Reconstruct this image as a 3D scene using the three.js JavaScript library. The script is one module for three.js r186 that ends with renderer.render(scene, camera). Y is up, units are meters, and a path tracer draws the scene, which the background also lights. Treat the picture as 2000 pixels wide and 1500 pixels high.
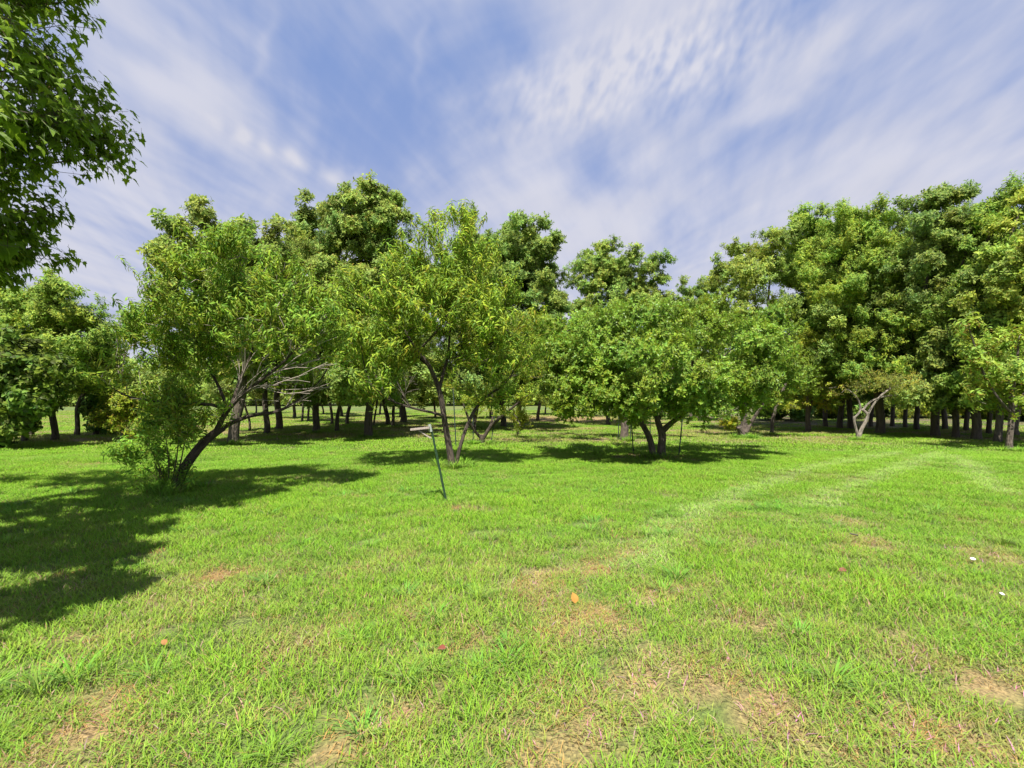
import * as THREE from 'three';
import { mergeGeometries } from 'three/addons/utils/BufferGeometryUtils.js';

// ---------------------------------------------------------------- camera, sky, sun, exposure
const W = 1024, H = 768, EYE = 1.6, PITCH = Math.atan(0.025);
const EXPOSURE = 2.3;
const SUN_EL = 62 * Math.PI / 180, SUN_AZ = 6 * Math.PI / 180;      // behind the camera, a little to the left
const scene = new THREE.Scene();
const camera = new THREE.PerspectiveCamera(2 * Math.atan(0.75) * 180 / Math.PI, W / H, 0.1, 1500);
camera.position.set(0, EYE, 0);
camera.rotation.set(PITCH, 0, 0);
scene.add(camera);
const renderer = new THREE.WebGLRenderer({ antialias: true });
renderer.setSize(W, H);
renderer.toneMapping = THREE.LinearToneMapping;
renderer.toneMappingExposure = EXPOSURE;
renderer.shadowMap.enabled = true;
const sunDir = new THREE.Vector3(-Math.sin(SUN_AZ) * Math.cos(SUN_EL), Math.sin(SUN_EL), Math.cos(SUN_AZ) * Math.cos(SUN_EL));
const sun = new THREE.DirectionalLight(new THREE.Color(1.0, 0.95, 0.86), 4.95);
sun.position.copy(sunDir).multiplyScalar(80).add(new THREE.Vector3(0, 0, -18));
sun.target.position.set(0, 0, -18);
sun.castShadow = true;
sun.shadow.mapSize.set(4096, 4096);
Object.assign(sun.shadow.camera, { left: -45, right: 45, top: 45, bottom: -45, near: 1, far: 200 });
scene.add(sun, sun.target);

// ---------------------------------------------------------------- random numbers and noise
function rng(seed) { let a = seed >>> 0; return () => { a = (a + 0x6D2B79F5) | 0; let t = Math.imul(a ^ (a >>> 15), 1 | a); t = (t + Math.imul(t ^ (t >>> 7), 61 | t)) ^ t; return ((t ^ (t >>> 14)) >>> 0) / 4294967296; }; }
const R0 = rng(7);
const PERM = new Uint8Array(512), GX = new Float32Array(256), GY = new Float32Array(256);
{ const p = [...Array(256).keys()]; for (let i = 255; i > 0; i--) { const j = Math.floor(R0() * (i + 1)); [p[i], p[j]] = [p[j], p[i]]; } for (let i = 0; i < 512; i++) PERM[i] = p[i & 255]; for (let i = 0; i < 256; i++) { const a = i / 256 * 6.2831853; GX[i] = Math.cos(a); GY[i] = Math.sin(a); } }
function noise(x, y) {
  const X = Math.floor(x), Y = Math.floor(y), fx = x - X, fy = y - Y, u = fx * fx * fx * (fx * (fx * 6 - 15) + 10), v = fy * fy * fy * (fy * (fy * 6 - 15) + 10);
  const xi = X & 255, yi = Y & 255, a = PERM[xi] + yi, b = PERM[xi + 1] + yi;
  const g = (h, dx, dy) => GX[h] * dx + GY[h] * dy;
  const n0 = g(PERM[a & 511], fx, fy), n1 = g(PERM[b & 511], fx - 1, fy), n2 = g(PERM[(a + 1) & 511], fx, fy - 1), n3 = g(PERM[(b + 1) & 511], fx - 1, fy - 1);
  return (n0 + u * (n1 - n0) + v * ((n2 + u * (n3 - n2)) - (n0 + u * (n1 - n0)))) * 1.4;
}
function fbm(x, y, o = 4) { let s = 0, a = 0.5; for (let i = 0; i < o; i++) { s += a * noise(x, y); x = x * 2.03 + 17.3; y = y * 2.03 - 9.1; a *= 0.5; } return s; }
const clamp = (x, a = 0, b = 1) => Math.min(b, Math.max(a, x));
const sstep = (a, b, x) => { const t = clamp((x - a) / (b - a)); return t * t * (3 - 2 * t); };
const lerp = (a, b, t) => a + (b - a) * t;
const V = (x, y, z) => new THREE.Vector3(x, y, z);

// ---------------------------------------------------------------- sky: hazy blue with drawn-out cirrus, all the way round
{
  const w = 4096, h = 2048, data = new Float32Array(w * h * 4);
  const gauss = (x, y, cx, cy, sx, sy, rot = 0) => { const c = Math.cos(rot), s = Math.sin(rot), dx = x - cx, dy = y - cy, a = (dx * c + dy * s) / sx, b = (-dx * s + dy * c) / sy; return Math.exp(-(a * a + b * b)); };
  for (let j = 0; j < h; j++) {
    const el = ((j + 0.5) / h - 0.5) * Math.PI;
    const dy = Math.sin(el), ce = Math.cos(el);
    for (let i = 0; i < w; i++) {
      const o = (j * w + i) * 4;
      data[o + 3] = 1;
      if (el < -0.02) { data[o] = 0.10; data[o + 1] = 0.12; data[o + 2] = 0.07; continue; }
      const az = ((i + 0.5) / w - 0.5) * 2 * Math.PI, dx = ce * Math.cos(az), dz = ce * Math.sin(az);
      const e = Math.max(dy, 0);
      // clear air
      const t = sstep(0, 0.75, e), hz = Math.exp(-e * 6);
      let r = lerp(0.36, 0.195, t), g = lerp(0.44, 0.315, t), b = lerp(0.71, 0.645, t);
      // streaks lie along the viewing axis on a high sheet
      const k = 1 / (e + 0.10), u = dx * k, v = dz * k;
      const wx = fbm(u * 0.5 + 3.1, v * 0.3, 2) * 1.1, wy = fbm(u * 0.4 - 7.7, v * 0.3 + 5.2, 2) * 1.2;
      let c = 0.5 + 1.0 * fbm((u + wx) * 0.75 + 11.5, (v + wy) * 0.26 + 2.0, 5);
      c += 0.55 * fbm((u + wx * 0.6) * 2.3 + 4, (v + wy) * 0.7, 4);
      c += 0.34 * fbm((u + 0.25 * v + wx * 0.3) * 7.5, (v + wy * 0.5) * 1.6 + 8, 5) + 0.22 * fbm((u - 0.45 * v + wx) * 11, v * 1.5 + 3, 4);
      let fill = 0.02, puff = 0;
      if (dz < -0.15) {
        const px = 1000 - 1000 * dx / dz, py = 775 + 1000 * dy / dz;
        const nn = 60 * fbm(px / 170, py / 130, 3); const qx = px + nn, qy = py + nn * 0.7;
        fill -= 0.36 * gauss(qx, qy, 720, 200, 250, 190, 0.5) + 0.30 * gauss(qx, qy, 1140, 300, 60, 80, 0) + 0.30 * gauss(qx, qy, 960, 60, 130, 90) + 0.18 * gauss(qx, qy, 1560, 210, 190, 50, -0.55) + 0.2 * gauss(qx, qy, 420, 330, 150, 50, 0.5);
        fill += 0.33 * gauss(qx, qy, 110, 420, 260, 190) + 0.32 * gauss(qx, qy, 1330, 330, 380, 70, -0.75) + 0.36 * gauss(qx, qy, 1850, 330, 330, 110, -0.4) + 0.2 * gauss(qx, qy, 1700, 60, 300, 90, -0.4) + 0.2 * gauss(qx, qy, 330, 160, 150, 40, 0.25);
        fill += 0.22 * gauss(px, py, 1060, 420, 60, 130, 0.3);
        // mackerel patch high on the right
        const m = gauss(qx, qy, 1270, 120, 270, 85, -0.3);
        const rip = fbm((px * 0.95 + py * 0.35) / 26, (py * 0.9 - px * 0.3) / 60, 3);
        puff += m * (0.30 + 1.3 * rip + 0.4 * noise((px * 0.9 + py * 0.4) / 13, (py * 0.9 - px * 0.35) / 30));
        // thin knotted streak on the left
        const sx = px - 560, sy = py - 303, al = (sx * 0.90 + sy * 0.43) / 165, ac = (-sx * 0.43 + sy * 0.90 + 9 * noise(px / 34, 3)) / 17;
        puff += Math.exp(-al * al * al * al - ac * ac) * clamp(0.55 + 1.0 * noise(px / 42, py / 60 + 9)) * 1.05;
        puff += 0.5 * gauss(qx, qy, 705, 345, 30, 24) * (0.7 + fbm(px / 20, py / 20, 2));
        puff += 0.28 * gauss(px + 40 * noise(py / 90, 1), py, 505, 90, 14, 100, 0.25) + 0.22 * gauss(px + 30 * noise(py / 60, 4), py, 815, 90, 10, 110);
      }
      c += 0.15 * fbm(u * 16 + wx * 4 + v * 3, v * 6 + wy * 3, 4); c = clamp(c * 0.66 + 0.21 + fill, 0, 1.2);
      const soft = sstep(0.12, 0.95, c) * 0.88, cl = clamp(soft + puff * 0.62 + hz * 0.35, 0, 1);
      const br = 1 + 0.06 * fbm(u * 3, v * 3, 2);
      r = lerp(r, 0.70 * br, cl); g = lerp(g, 0.705 * br, cl); b = lerp(b, 0.80 * br, cl);
      data[o] = r / EXPOSURE; data[o + 1] = g / EXPOSURE; data[o + 2] = b / EXPOSURE;
    }
  }
  const sky = new THREE.DataTexture(data, w, h, THREE.RGBAFormat, THREE.FloatType);
  sky.mapping = THREE.EquirectangularReflectionMapping;
  sky.magFilter = sky.minFilter = THREE.LinearFilter;
  sky.needsUpdate = true;
  scene.background = sky; scene.environment = sky;
}

// ---------------------------------------------------------------- places: a pixel of the 2000 x 1500 photograph and a depth, or the ground
const cp = Math.cos(PITCH), sp = Math.sin(PITCH);
function ray(px, py) { const x = (px - 1000) / 1000, y = (750 - py) / 1000; return V(x, y * cp + sp, -cp + y * sp); }
function at(px, py, depth) { const d = ray(px, py), t = depth / -d.z; return V(d.x * t, EYE + d.y * t, -depth); }
function flatAt(px, py) { const d = ray(px, py), t = EYE / -d.y; return V(d.x * t, 0, d.z * t); }
const groundY = (x, z) => { const far = Math.hypot(x, z + 4); return 0.05 * noise(x * 0.22, z * 0.22) * sstep(3, 9, far) + 0.018 * noise(x * 0.9, z * 0.9); };
function onGround(px, py) { const p = flatAt(px, py); p.y = groundY(p.x, p.z); return p; }

// ---------------------------------------------------------------- names and tags
const taken = new Map();
function numbered(name) { const n = taken.get(name) ?? 0; taken.set(name, n + 1); return n ? `${name}_${String(n).padStart(3, '0')}` : name; }
function tag(o, label, category, group, kind) { Object.assign(o.userData, { label }, category ? { category } : {}, group ? { group } : {}, kind ? { kind } : {}); return o; }
function thing(name, label, category, pos, group) { const o = new THREE.Group(); o.name = numbered(name); o.position.copy(pos); scene.add(o); return tag(o, label, category, group); }
function part(name, geo, mat, parent) { const m = new THREE.Mesh(geo, mat); m.name = name; m.castShadow = m.receiveShadow = true; parent.add(m); return m; }

// ---------------------------------------------------------------- textures and materials
function texture(n, f, srgb = false) {
  const d = new Uint8Array(n * n * 4);
  for (let j = 0; j < n; j++) for (let i = 0; i < n; i++) { const c = f(i / n, j / n), o = (j * n + i) * 4; for (let k = 0; k < 3; k++) d[o + k] = clamp(c[k]) * 255; d[o + 3] = 255; }
  const t = new THREE.DataTexture(d, n, n, THREE.RGBAFormat); t.wrapS = t.wrapT = THREE.RepeatWrapping; t.magFilter = THREE.LinearFilter; t.minFilter = THREE.LinearMipmapLinearFilter; t.generateMipmaps = true;
  if (srgb) t.colorSpace = THREE.SRGBColorSpace; t.needsUpdate = true; return t;
}
// noise that repeats after one tile
function tiled(x, y, f, g, o) { const a = fbm(x * f, y * g, o), b = fbm((x - 1) * f, y * g, o), c = fbm(x * f, (y - 1) * g, o), d = fbm((x - 1) * f, (y - 1) * g, o); const u = sstep(0, 1, x), v = sstep(0, 1, y); return lerp(lerp(a, b, u), lerp(c, d, u), v); }
const barkH = (x, y) => { const n = tiled(x, y, 11, 3, 4), r = 1 - Math.abs(tiled(x, y, 18, 4, 3)) * 3.4; return clamp(0.28 + 0.7 * n + 0.45 * r); };
const barkBump = texture(512, (x, y) => { const v = barkH(x, y); return [v, v, v]; });
const barkTone = texture(512, (x, y) => { const v = 0.18 + 0.82 * barkH(x, y), l = sstep(0.18, 0.4, tiled(x + 0.3, y, 5, 5, 4)); return [v * (1 - 0.1 * l), v, v * (1 + 0.02 * l)].map((c) => lerp(c, 0.95, l * 0.5)); });
const bark = (r, g, b) => new THREE.MeshStandardMaterial({ color: new THREE.Color().setRGB(r, g, b), map: barkTone, bumpMap: barkBump, bumpScale: 0.035, roughness: 0.95 });
const M = {
  oakBark: bark(0.16, 0.13, 0.098), darkBark: bark(0.105, 0.078, 0.058), appleBark: bark(0.17, 0.132, 0.105), paleBark: bark(0.36, 0.31, 0.25), mapleBark: bark(0.22, 0.19, 0.16),
  greyTwig: new THREE.MeshStandardMaterial({ color: new THREE.Color().setRGB(0.30, 0.255, 0.215), roughness: 0.9 }),
  darkTwig: new THREE.MeshStandardMaterial({ color: new THREE.Color().setRGB(0.14, 0.115, 0.095), roughness: 0.9 }),
  greenTwig: new THREE.MeshStandardMaterial({ color: new THREE.Color().setRGB(0.12, 0.10, 0.05), roughness: 0.8 }),
  greenPaint: new THREE.MeshStandardMaterial({ color: new THREE.Color().setRGB(0.010, 0.04, 0.012), roughness: 0.85, metalness: 0 }),
  stake: new THREE.MeshStandardMaterial({ color: new THREE.Color().setRGB(0.02, 0.035, 0.025), roughness: 0.6 }),
  greyWood: new THREE.MeshStandardMaterial({ color: new THREE.Color().setRGB(0.55, 0.46, 0.40), map: barkTone, bumpMap: barkBump, bumpScale: 0.003, roughness: 0.85 }),
  zinc: new THREE.MeshStandardMaterial({ color: new THREE.Color().setRGB(0.36, 0.40, 0.34), roughness: 0.5, metalness: 0.4 }),
};
function leafMaterial(through, coat) { return new THREE.MeshPhysicalMaterial({ color: 0xffffff, vertexColors: true, roughness: 0.95, transmission: through, thickness: 0, ior: 1.3, specularIntensity: 0.35, clearcoat: coat, clearcoatRoughness: 0.38, side: THREE.DoubleSide }); }
const leafSoft = leafMaterial(0.5, 0.2), leafGloss = leafMaterial(0.46, 0.5), leafOak = leafMaterial(0.48, 0.15), bladeMat = leafMaterial(0.34, 0);

// ---------------------------------------------------------------- leaves and sprigs (geometry with vertex colours, +y is the way the sprig grows)
class Soup {
  constructor() { this.p = []; this.c = []; this.i = []; }
  v(p, c) { this.p.push(p.x, p.y, p.z); this.c.push(c[0], c[1], c[2]); return this.p.length / 3 - 1; }
  t(a, b, c) { this.i.push(a, b, c); }
  build() { const g = new THREE.BufferGeometry(); g.setAttribute('position', new THREE.Float32BufferAttribute(this.p, 3)); g.setAttribute('color', new THREE.Float32BufferAttribute(this.c, 3)); g.setIndex(this.i); return g; }
}
function frame(dir, up) { const d = dir.clone().normalize(); let s = new THREE.Vector3().crossVectors(d, up); if (s.lengthSq() < 1e-6) s.set(1, 0, 0); s.normalize(); return [d, s, new THREE.Vector3().crossVectors(s, d).normalize()]; }
function leaf(S, base, dir, up, len, wid, wide, droop, fold, col) {       // folded blade, widest at the share «wide» of its length
  const [d, s, n] = frame(dir, up);
  const along = (t) => base.clone().addScaledVector(d, len * t).addScaledVector(n, -droop * len * t * t);
  const B = S.v(base, col), C = S.v(along(wide), col), T = S.v(along(1), col);
  const e = (k, t, q) => S.v(along(t).addScaledVector(s, k * wid * 0.5 * q).addScaledVector(n, fold * wid * 0.5 * q), col);
  const w1 = wide * 0.55, w2 = wide + (1 - wide) * 0.5;
  for (const k of [-1, 1]) { const a = e(k, w1, 0.85), b = e(k, wide + 0.05, 1), c = e(k, w2, 0.72); if (k < 0) { S.t(B, C, a); S.t(a, C, b); S.t(b, C, c); S.t(c, C, T); } else { S.t(B, a, C); S.t(a, b, C); S.t(b, c, C); S.t(c, T, C); } }
}
function rod(S, a, b, r, col) { const [d, s, n] = frame(b.clone().sub(a), V(0.3, 0.1, 1)); const ring = (p, q) => [0, 2.09, 4.19].map((t) => S.v(p.clone().addScaledVector(s, Math.cos(t) * q).addScaledVector(n, Math.sin(t) * q), col)); const A = ring(a, r), Bq = ring(b, r * 0.6); for (let k = 0; k < 3; k++) { const m = (k + 1) % 3; S.t(A[k], A[m], Bq[k]); S.t(A[m], Bq[m], Bq[k]); } }
const vary = (r, c, a) => { const k = 1 + (r() - 0.5) * a, h = (r() - 0.5) * a * 0.5; return [c[0] * (k + h), c[1] * k, c[2] * (k - h)]; };
function sprig(seed, o) {                                               // a shoot with leaves in a spiral
  const r = rng(seed), S = new Soup();
  const shoots = o.shoots ?? 1;
  for (let q = 0; q < shoots; q++) {
    const qa = q / shoots * 6.283 + r(), lean = shoots > 1 ? 0.75 : 0.12;
    const ax = V(Math.cos(qa) * lean, 1, Math.sin(qa) * lean).normalize(), start = V(0, 0, 0);
    const L = o.len * (0.8 + 0.4 * r());
    rod(S, start, ax.clone().multiplyScalar(L), o.stem, o.stemCol);
    for (let k = 0; k < o.n; k++) {
      const t = Math.pow((k + 0.6) / o.n, o.tipward ?? 0.8), a = qa + k * 2.4 + r() * 0.6;
      const side = V(Math.cos(a), 0, Math.sin(a)).addScaledVector(ax, -ax.dot(V(Math.cos(a), 0, Math.sin(a)))).normalize();
      const dir = side.clone().multiplyScalar(o.spread).addScaledVector(ax, o.rise + 0.6 * (t > 0.85 ? 1 : 0)).add(V(r() - 0.5, (r() - 0.5) * 0.7, r() - 0.5).multiplyScalar(0.5));
      const k2 = 0.6 + 0.6 * r();
      const young = r() < (o.young ?? 0);
      leaf(S, ax.clone().multiplyScalar(L * t), dir, ax, o.ll * k2, o.lw * k2 * (0.85 + 0.3 * r()), o.wide, o.droop * (0.5 + r()), o.fold * (0.4 + r()), vary(r, young ? o.youngCol : o.col, 0.75));
    }
  }
  return S.build();
}
const kinds = {
  peach: { len: 0.30, stem: 0.0035, stemCol: [0.14, 0.10, 0.04], n: 15, ll: 0.092, lw: 0.026, wide: 0.42, spread: 0.9, rise: -0.25, droop: 0.7, fold: 0.5, col: [0.285, 0.405, 0.034], young: 0.12, youngCol: [0.42, 0.40, 0.05] },
  apple: { len: 0.22, stem: 0.003, stemCol: [0.12, 0.09, 0.06], n: 13, ll: 0.088, lw: 0.046, wide: 0.48, spread: 0.8, rise: 0.6, droop: 0.3, fold: 0.45, col: [0.265, 0.385, 0.036], young: 0.10, youngCol: [0.32, 0.33, 0.06] },
  pale: { len: 0.24, stem: 0.003, stemCol: [0.16, 0.12, 0.07], n: 13, ll: 0.09, lw: 0.05, wide: 0.48, spread: 0.8, rise: 0.5, droop: 0.45, fold: 0.4, col: [0.30, 0.39, 0.05], young: 0.15, youngCol: [0.27, 0.24, 0.05] },
  thin: { len: 0.22, stem: 0.003, stemCol: [0.18, 0.14, 0.10], n: 10, ll: 0.055, lw: 0.026, wide: 0.48, spread: 0.9, rise: 0.3, droop: 0.5, fold: 0.4, col: [0.35, 0.40, 0.06], young: 0.12, youngCol: [0.38, 0.28, 0.07] },
  cherry: { len: 0.26, stem: 0.004, stemCol: [0.16, 0.11, 0.07], n: 12, ll: 0.12, lw: 0.06, wide: 0.5, spread: 0.85, rise: 0.25, droop: 0.65, fold: 0.4, col: [0.30, 0.40, 0.045], young: 0.18, youngCol: [0.33, 0.26, 0.05] },
  oak: { shoots: 3, len: 0.26, stem: 0.004, stemCol: [0.12, 0.10, 0.06], n: 11, ll: 0.125, lw: 0.066, wide: 0.6, spread: 0.9, rise: 0.35, droop: 0.35, fold: 0.35, tipward: 0.5, col: [0.285, 0.375, 0.068], young: 0.05, youngCol: [0.27, 0.27, 0.07] },
  ash: { shoots: 3, len: 0.34, stem: 0.004, stemCol: [0.12, 0.10, 0.05], n: 13, ll: 0.11, lw: 0.052, wide: 0.48, spread: 0.9, rise: 0.25, droop: 0.5, fold: 0.3, tipward: 0.7, col: [0.285, 0.405, 0.056], young: 0.06, youngCol: [0.16, 0.2, 0.04] },
  dim: { shoots: 3, len: 0.26, stem: 0.004, stemCol: [0.08, 0.08, 0.04], n: 9, ll: 0.16, lw: 0.10, wide: 0.5, spread: 0.9, rise: 0.3, droop: 0.45, fold: 0.25, tipward: 0.5, col: [0.165, 0.27, 0.04], young: 0.04, youngCol: [0.1, 0.13, 0.03] },
  bush: { len: 0.3, stem: 0.004, stemCol: [0.14, 0.12, 0.04], n: 14, ll: 0.11, lw: 0.05, wide: 0.48, spread: 0.9, rise: 0.35, droop: 0.4, fold: 0.3, col: [0.34, 0.42, 0.03], young: 0.1, youngCol: [0.3, 0.28, 0.04] },
};
const sprigs = {}; let seedAt = 101;
for (const k in kinds) sprigs[k] = [0, 1, 2].map(() => sprig(seedAt++, kinds[k]));
const leafMat = { peach: leafSoft, apple: leafGloss, pale: leafSoft, thin: leafSoft, cherry: leafSoft, oak: leafOak, ash: leafOak, dim: leafOak, bush: leafSoft };

// ---------------------------------------------------------------- tubes for trunks, limbs and branches
function tube(points, radii, sides, out, flare = 0) {
  const n = points.length; if (n < 2) return;
  const base = out.p.length / 3; let prev = V(0.37, 0.11, 0.92), len = 0;
  for (let k = 0; k < n; k++) {
    const d = points[Math.min(k + 1, n - 1)].clone().sub(points[Math.max(k - 1, 0)]).normalize();
    const s = new THREE.Vector3().crossVectors(d, prev).normalize(); if (s.lengthSq() < 0.1) s.set(1, 0, 0); const t = new THREE.Vector3().crossVectors(s, d).normalize(); prev = t;
    if (k) len += points[k].distanceTo(points[k - 1]);
    for (let j = 0; j <= sides; j++) {
      const a = (j % sides) / sides * 6.2831853; let r = radii[k];
      if (sides > 7) r *= 1 + 0.10 * noise(points[k].y * 2.2 + points[0].x * 5, (j % sides) * 1.3 + points[0].z) + 0.05 * Math.sin(a * 3 + points[0].x);
      if (flare && k < 3) r *= 1 + flare * Math.max(0, Math.sin(a * 2.5 + 1)) * (1 - k / 3);
      const nx = s.clone().multiplyScalar(Math.cos(a)).addScaledVector(t, Math.sin(a));
      out.p.push(points[k].x + nx.x * r, points[k].y + nx.y * r, points[k].z + nx.z * r); out.n.push(nx.x, nx.y, nx.z); out.u.push(j / sides * Math.max(1, Math.round(radii[0] * 12)) * 0.5, len * 0.9);
    }
  }
  for (let k = 0; k + 1 < n; k++) for (let j = 0; j < sides; j++) { const a = base + k * (sides + 1) + j, b = a + sides + 1; out.i.push(a, b, a + 1, a + 1, b, b + 1); }
  // close the end
  const c = out.p.length / 3, e = points[n - 1]; out.p.push(e.x, e.y, e.z); out.n.push(0, 1, 0); out.u.push(0, len);
  for (let j = 0; j < sides; j++) { const a = base + (n - 1) * (sides + 1) + j; out.i.push(a, c, a + 1); }
}
const tubeSet = () => ({ p: [], n: [], u: [], i: [] });
function tubeGeo(o) { const g = new THREE.BufferGeometry(); g.setAttribute('position', new THREE.Float32BufferAttribute(o.p, 3)); g.setAttribute('normal', new THREE.Float32BufferAttribute(o.n, 3)); g.setAttribute('uv', new THREE.Float32BufferAttribute(o.u, 2)); g.setIndex(o.i); return g; }
function smooth(points, radii, step) {                                  // a spline through the given points with a radius each
  const c = new THREE.CatmullRomCurve3(points, false, 'centripetal'), n = Math.max(4, Math.ceil(c.getLength() / step)), P = [], Q = [];
  for (let k = 0; k <= n; k++) { const t = k / n, x = t * (radii.length - 1), a = Math.min(radii.length - 2, Math.floor(x)); P.push(c.getPoint(t)); Q.push(lerp(radii[a], radii[a + 1], x - a)); }
  return [P, Q];
}

// ---------------------------------------------------------------- a tree: given trunk and limbs, lobes of foliage; branches grow from the limbs to the lobes
// o: name, label, group, base (world), stems [{pts, r, name}], lobes [{c, r}], kind, bark, twig, per (targets per m2), shoots (sprigs per target), jit, size, tint, bare [points]
function makeTree(o) {
  const r = rng(o.seed ?? 1), root = thing(o.name, o.label, o.category ?? 'tree', o.base, o.group), B = o.base;
  const nodes = [];
  for (const s of o.stems) {
    const [P, Q] = smooth(s.pts, s.r, s.step ?? 0.22), T = tubeSet();
    if (s.name === 'trunk' && !s.straight) for (let k = 0; k < P.length; k++) { P[k].x += 0.05 * noise(P[k].y * 0.8, o.seed) ; P[k].z += 0.05 * noise(P[k].y * 0.8, o.seed + 40); }
    tube(P.map((p) => p.clone().sub(B)), Q, Q[0] > 0.05 ? 12 : 7, T, s.flare ?? 0);
    part(s.name, tubeGeo(T), o.bark, root);
    P.forEach((p, k) => { if (k / P.length >= (s.from ?? 0.4)) nodes.push({ p, r: Q[k], d: P[Math.min(k + 1, P.length - 1)].clone().sub(P[Math.max(0, k - 1)]).normalize(), own: true }); });
  }
  const targets = [], centre = V(0, 0, 0); o.lobes.forEach((l) => centre.add(l.c)); centre.divideScalar(Math.max(1, o.lobes.length));
  for (const l of o.lobes) {
    const area = (l.r.x * l.r.y + l.r.x * l.r.z + l.r.y * l.r.z) / 3, n = Math.max(3, Math.round((o.per ?? 6) * area * (l.k ?? 1)));
    for (let k = 0; k < n; k++) {
      const v = V(r() * 2 - 1, r() * 2 - 1, r() * 2 - 1).normalize(), q = 0.3 + (o.reach ?? 0.7) * Math.pow(r(), 0.55);
      const t = l.c.clone().add(v.multiply(l.r).multiplyScalar(q)); if (t.y < (o.floor ?? 0.5)) continue;
      targets.push({ t, lobe: l, leafy: 1 });
    }
  }
  for (const b of o.bare ?? []) targets.push({ t: b, leafy: 0 });
  const near = (t) => nodes.reduce((m, n) => Math.min(m, n.p.distanceToSquared(t)), 1e9);
  targets.forEach((t) => (t.d = near(t.t))); targets.sort((a, b) => a.d - b.d);
  const start = nodes.length;
  const paths = [];
  for (const tg of targets) {
    let best = 0, cost = 1e9;
    for (let k = 0; k < nodes.length; k++) { const n = nodes[k]; if (!tg.leafy && n.r > 0.05) continue; const d = n.p.distanceTo(tg.t) + 1e-6, down = Math.max(0, (n.p.y - tg.t.y) / d), turn = Math.max(0, -n.d.dot(tg.t.clone().sub(n.p)) / d); const c = d * (1 + (o.down ?? 0.5) * down + (tg.leafy ? 0.5 : 4) * turn) + (tg.leafy ? 0 : 1.2 * Math.max(0, 0.5 - d) + 1.0 * (1 - n.d.dot(tg.t.clone().sub(n.p)) / d)); if (c < cost) { cost = c; best = k; } }
    const n0 = nodes[best], L = n0.p.distanceTo(tg.t), dir = tg.t.clone().sub(n0.p).normalize();
    const c = n0.p.clone().addScaledVector(dir.clone().multiplyScalar(0.6).addScaledVector(n0.d, 0.5).add(V(0, o.arch ?? 0.15, 0)).normalize(), L * 0.5);
    const m = Math.min(7, Math.max(2, Math.ceil(L / 0.3))), path = [best]; let par = best;
    for (let k = 1; k <= m; k++) {
      const t = k / m, p = n0.p.clone().multiplyScalar((1 - t) * (1 - t)).addScaledVector(c, 2 * t * (1 - t)).addScaledVector(tg.t, t * t);
      if (k < m) p.add(V(r() - 0.5, r() - 0.5, r() - 0.5).multiplyScalar((tg.leafy ? 0.10 : 0.06) * Math.min(1, L)));
      nodes.push({ p, par, r: 0, bare: !tg.leafy, d: p.clone().sub(nodes[par].p).normalize() }); par = nodes.length - 1; path.push(par);
    }
    paths.push({ path, tg });
  }
  // thickness by the pipe rule
  const E = 2.3, sum = new Float64Array(nodes.length), tip = Math.pow(o.tip ?? 0.004, E), has = new Uint8Array(nodes.length);
  for (let k = nodes.length - 1; k >= start; k--) { if (!has[k]) sum[k] = nodes[k].bare ? Math.pow(o.bareTip ?? 0.0034, E) : tip; nodes[k].r = Math.min(o.most ?? 0.09, Math.pow(sum[k], 1 / E)); const q = nodes[k].par; if (q >= start) { sum[q] += sum[k]; has[q] = 1; } }
  const T = tubeSet();
  for (const { path } of paths) {
    const P = path.map((k) => nodes[k].p.clone().sub(B)), Q = path.map((k, i) => (i ? nodes[k].r : Math.min(nodes[k].r * 0.85, nodes[path[1]].r * 1.15)));
    tube(P, Q, Q[0] > 0.02 ? 6 : 4, T);
  }
  if (T.i.length) part('branches', tubeGeo(T), o.twig ?? o.bark, root).userData.kind = 'stuff';
  // foliage
  const mats = [], cols = [], q = new THREE.Quaternion(), q2 = new THREE.Quaternion(), Y = V(0, 1, 0), tint = o.tint ?? [1, 1, 1];
  for (const { path, tg } of paths) {
    if (!tg.leafy) continue;
    const clump = 0.82 + 0.36 * r(), hue = (r() - 0.5) * 0.22;
    const ns = Math.round((o.shoots ?? 14) * (tg.lobe.leaf ?? 1) * (0.7 + 0.6 * r()));
    for (let k = 0; k < ns; k++) {
      const s = Math.pow(r(), 0.6) * (path.length - 1), a = Math.min(path.length - 2, Math.floor(Math.max(s, (path.length - 1) * 0.3))), f = clamp(s - a);
      const A = nodes[path[a]].p, C = nodes[path[a + 1]].p, p = A.clone().lerp(C, f);
      const j = V(r() + r() - 1, (r() + r() - 1) * 0.8, r() + r() - 1).multiplyScalar(o.jit ?? 0.3); p.add(j);
      if (p.y < (o.floor ?? 0.3)) continue;
      const out = p.clone().sub(tg.lobe.c).divide(tg.lobe.r); out.normalize();
      const dir = C.clone().sub(A).normalize().multiplyScalar(0.35).addScaledVector(out, 0.6).add(V((r() - 0.5), (r() - 0.5) + (o.lift ?? 0.45), (r() - 0.5))).normalize();
      q.setFromUnitVectors(Y, dir); q2.setFromAxisAngle(Y, r() * 6.283); q.multiply(q2);
      const sc = (o.size ?? 1) * (0.75 + 0.5 * r());
      mats.push(new THREE.Matrix4().compose(p.sub(B), q, V(sc, sc, sc)));
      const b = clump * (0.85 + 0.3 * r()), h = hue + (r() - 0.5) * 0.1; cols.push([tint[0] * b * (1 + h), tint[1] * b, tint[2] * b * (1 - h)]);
    }
  }
  if (mats.length) { const c = copies('crown', sprigs[o.kind][(o.seed ?? 0) % 3], leafMat[o.kind], mats, cols); c.userData.kind = 'stuff'; root.add(c); }
  return root;
}
let nInst = 0;
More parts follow.
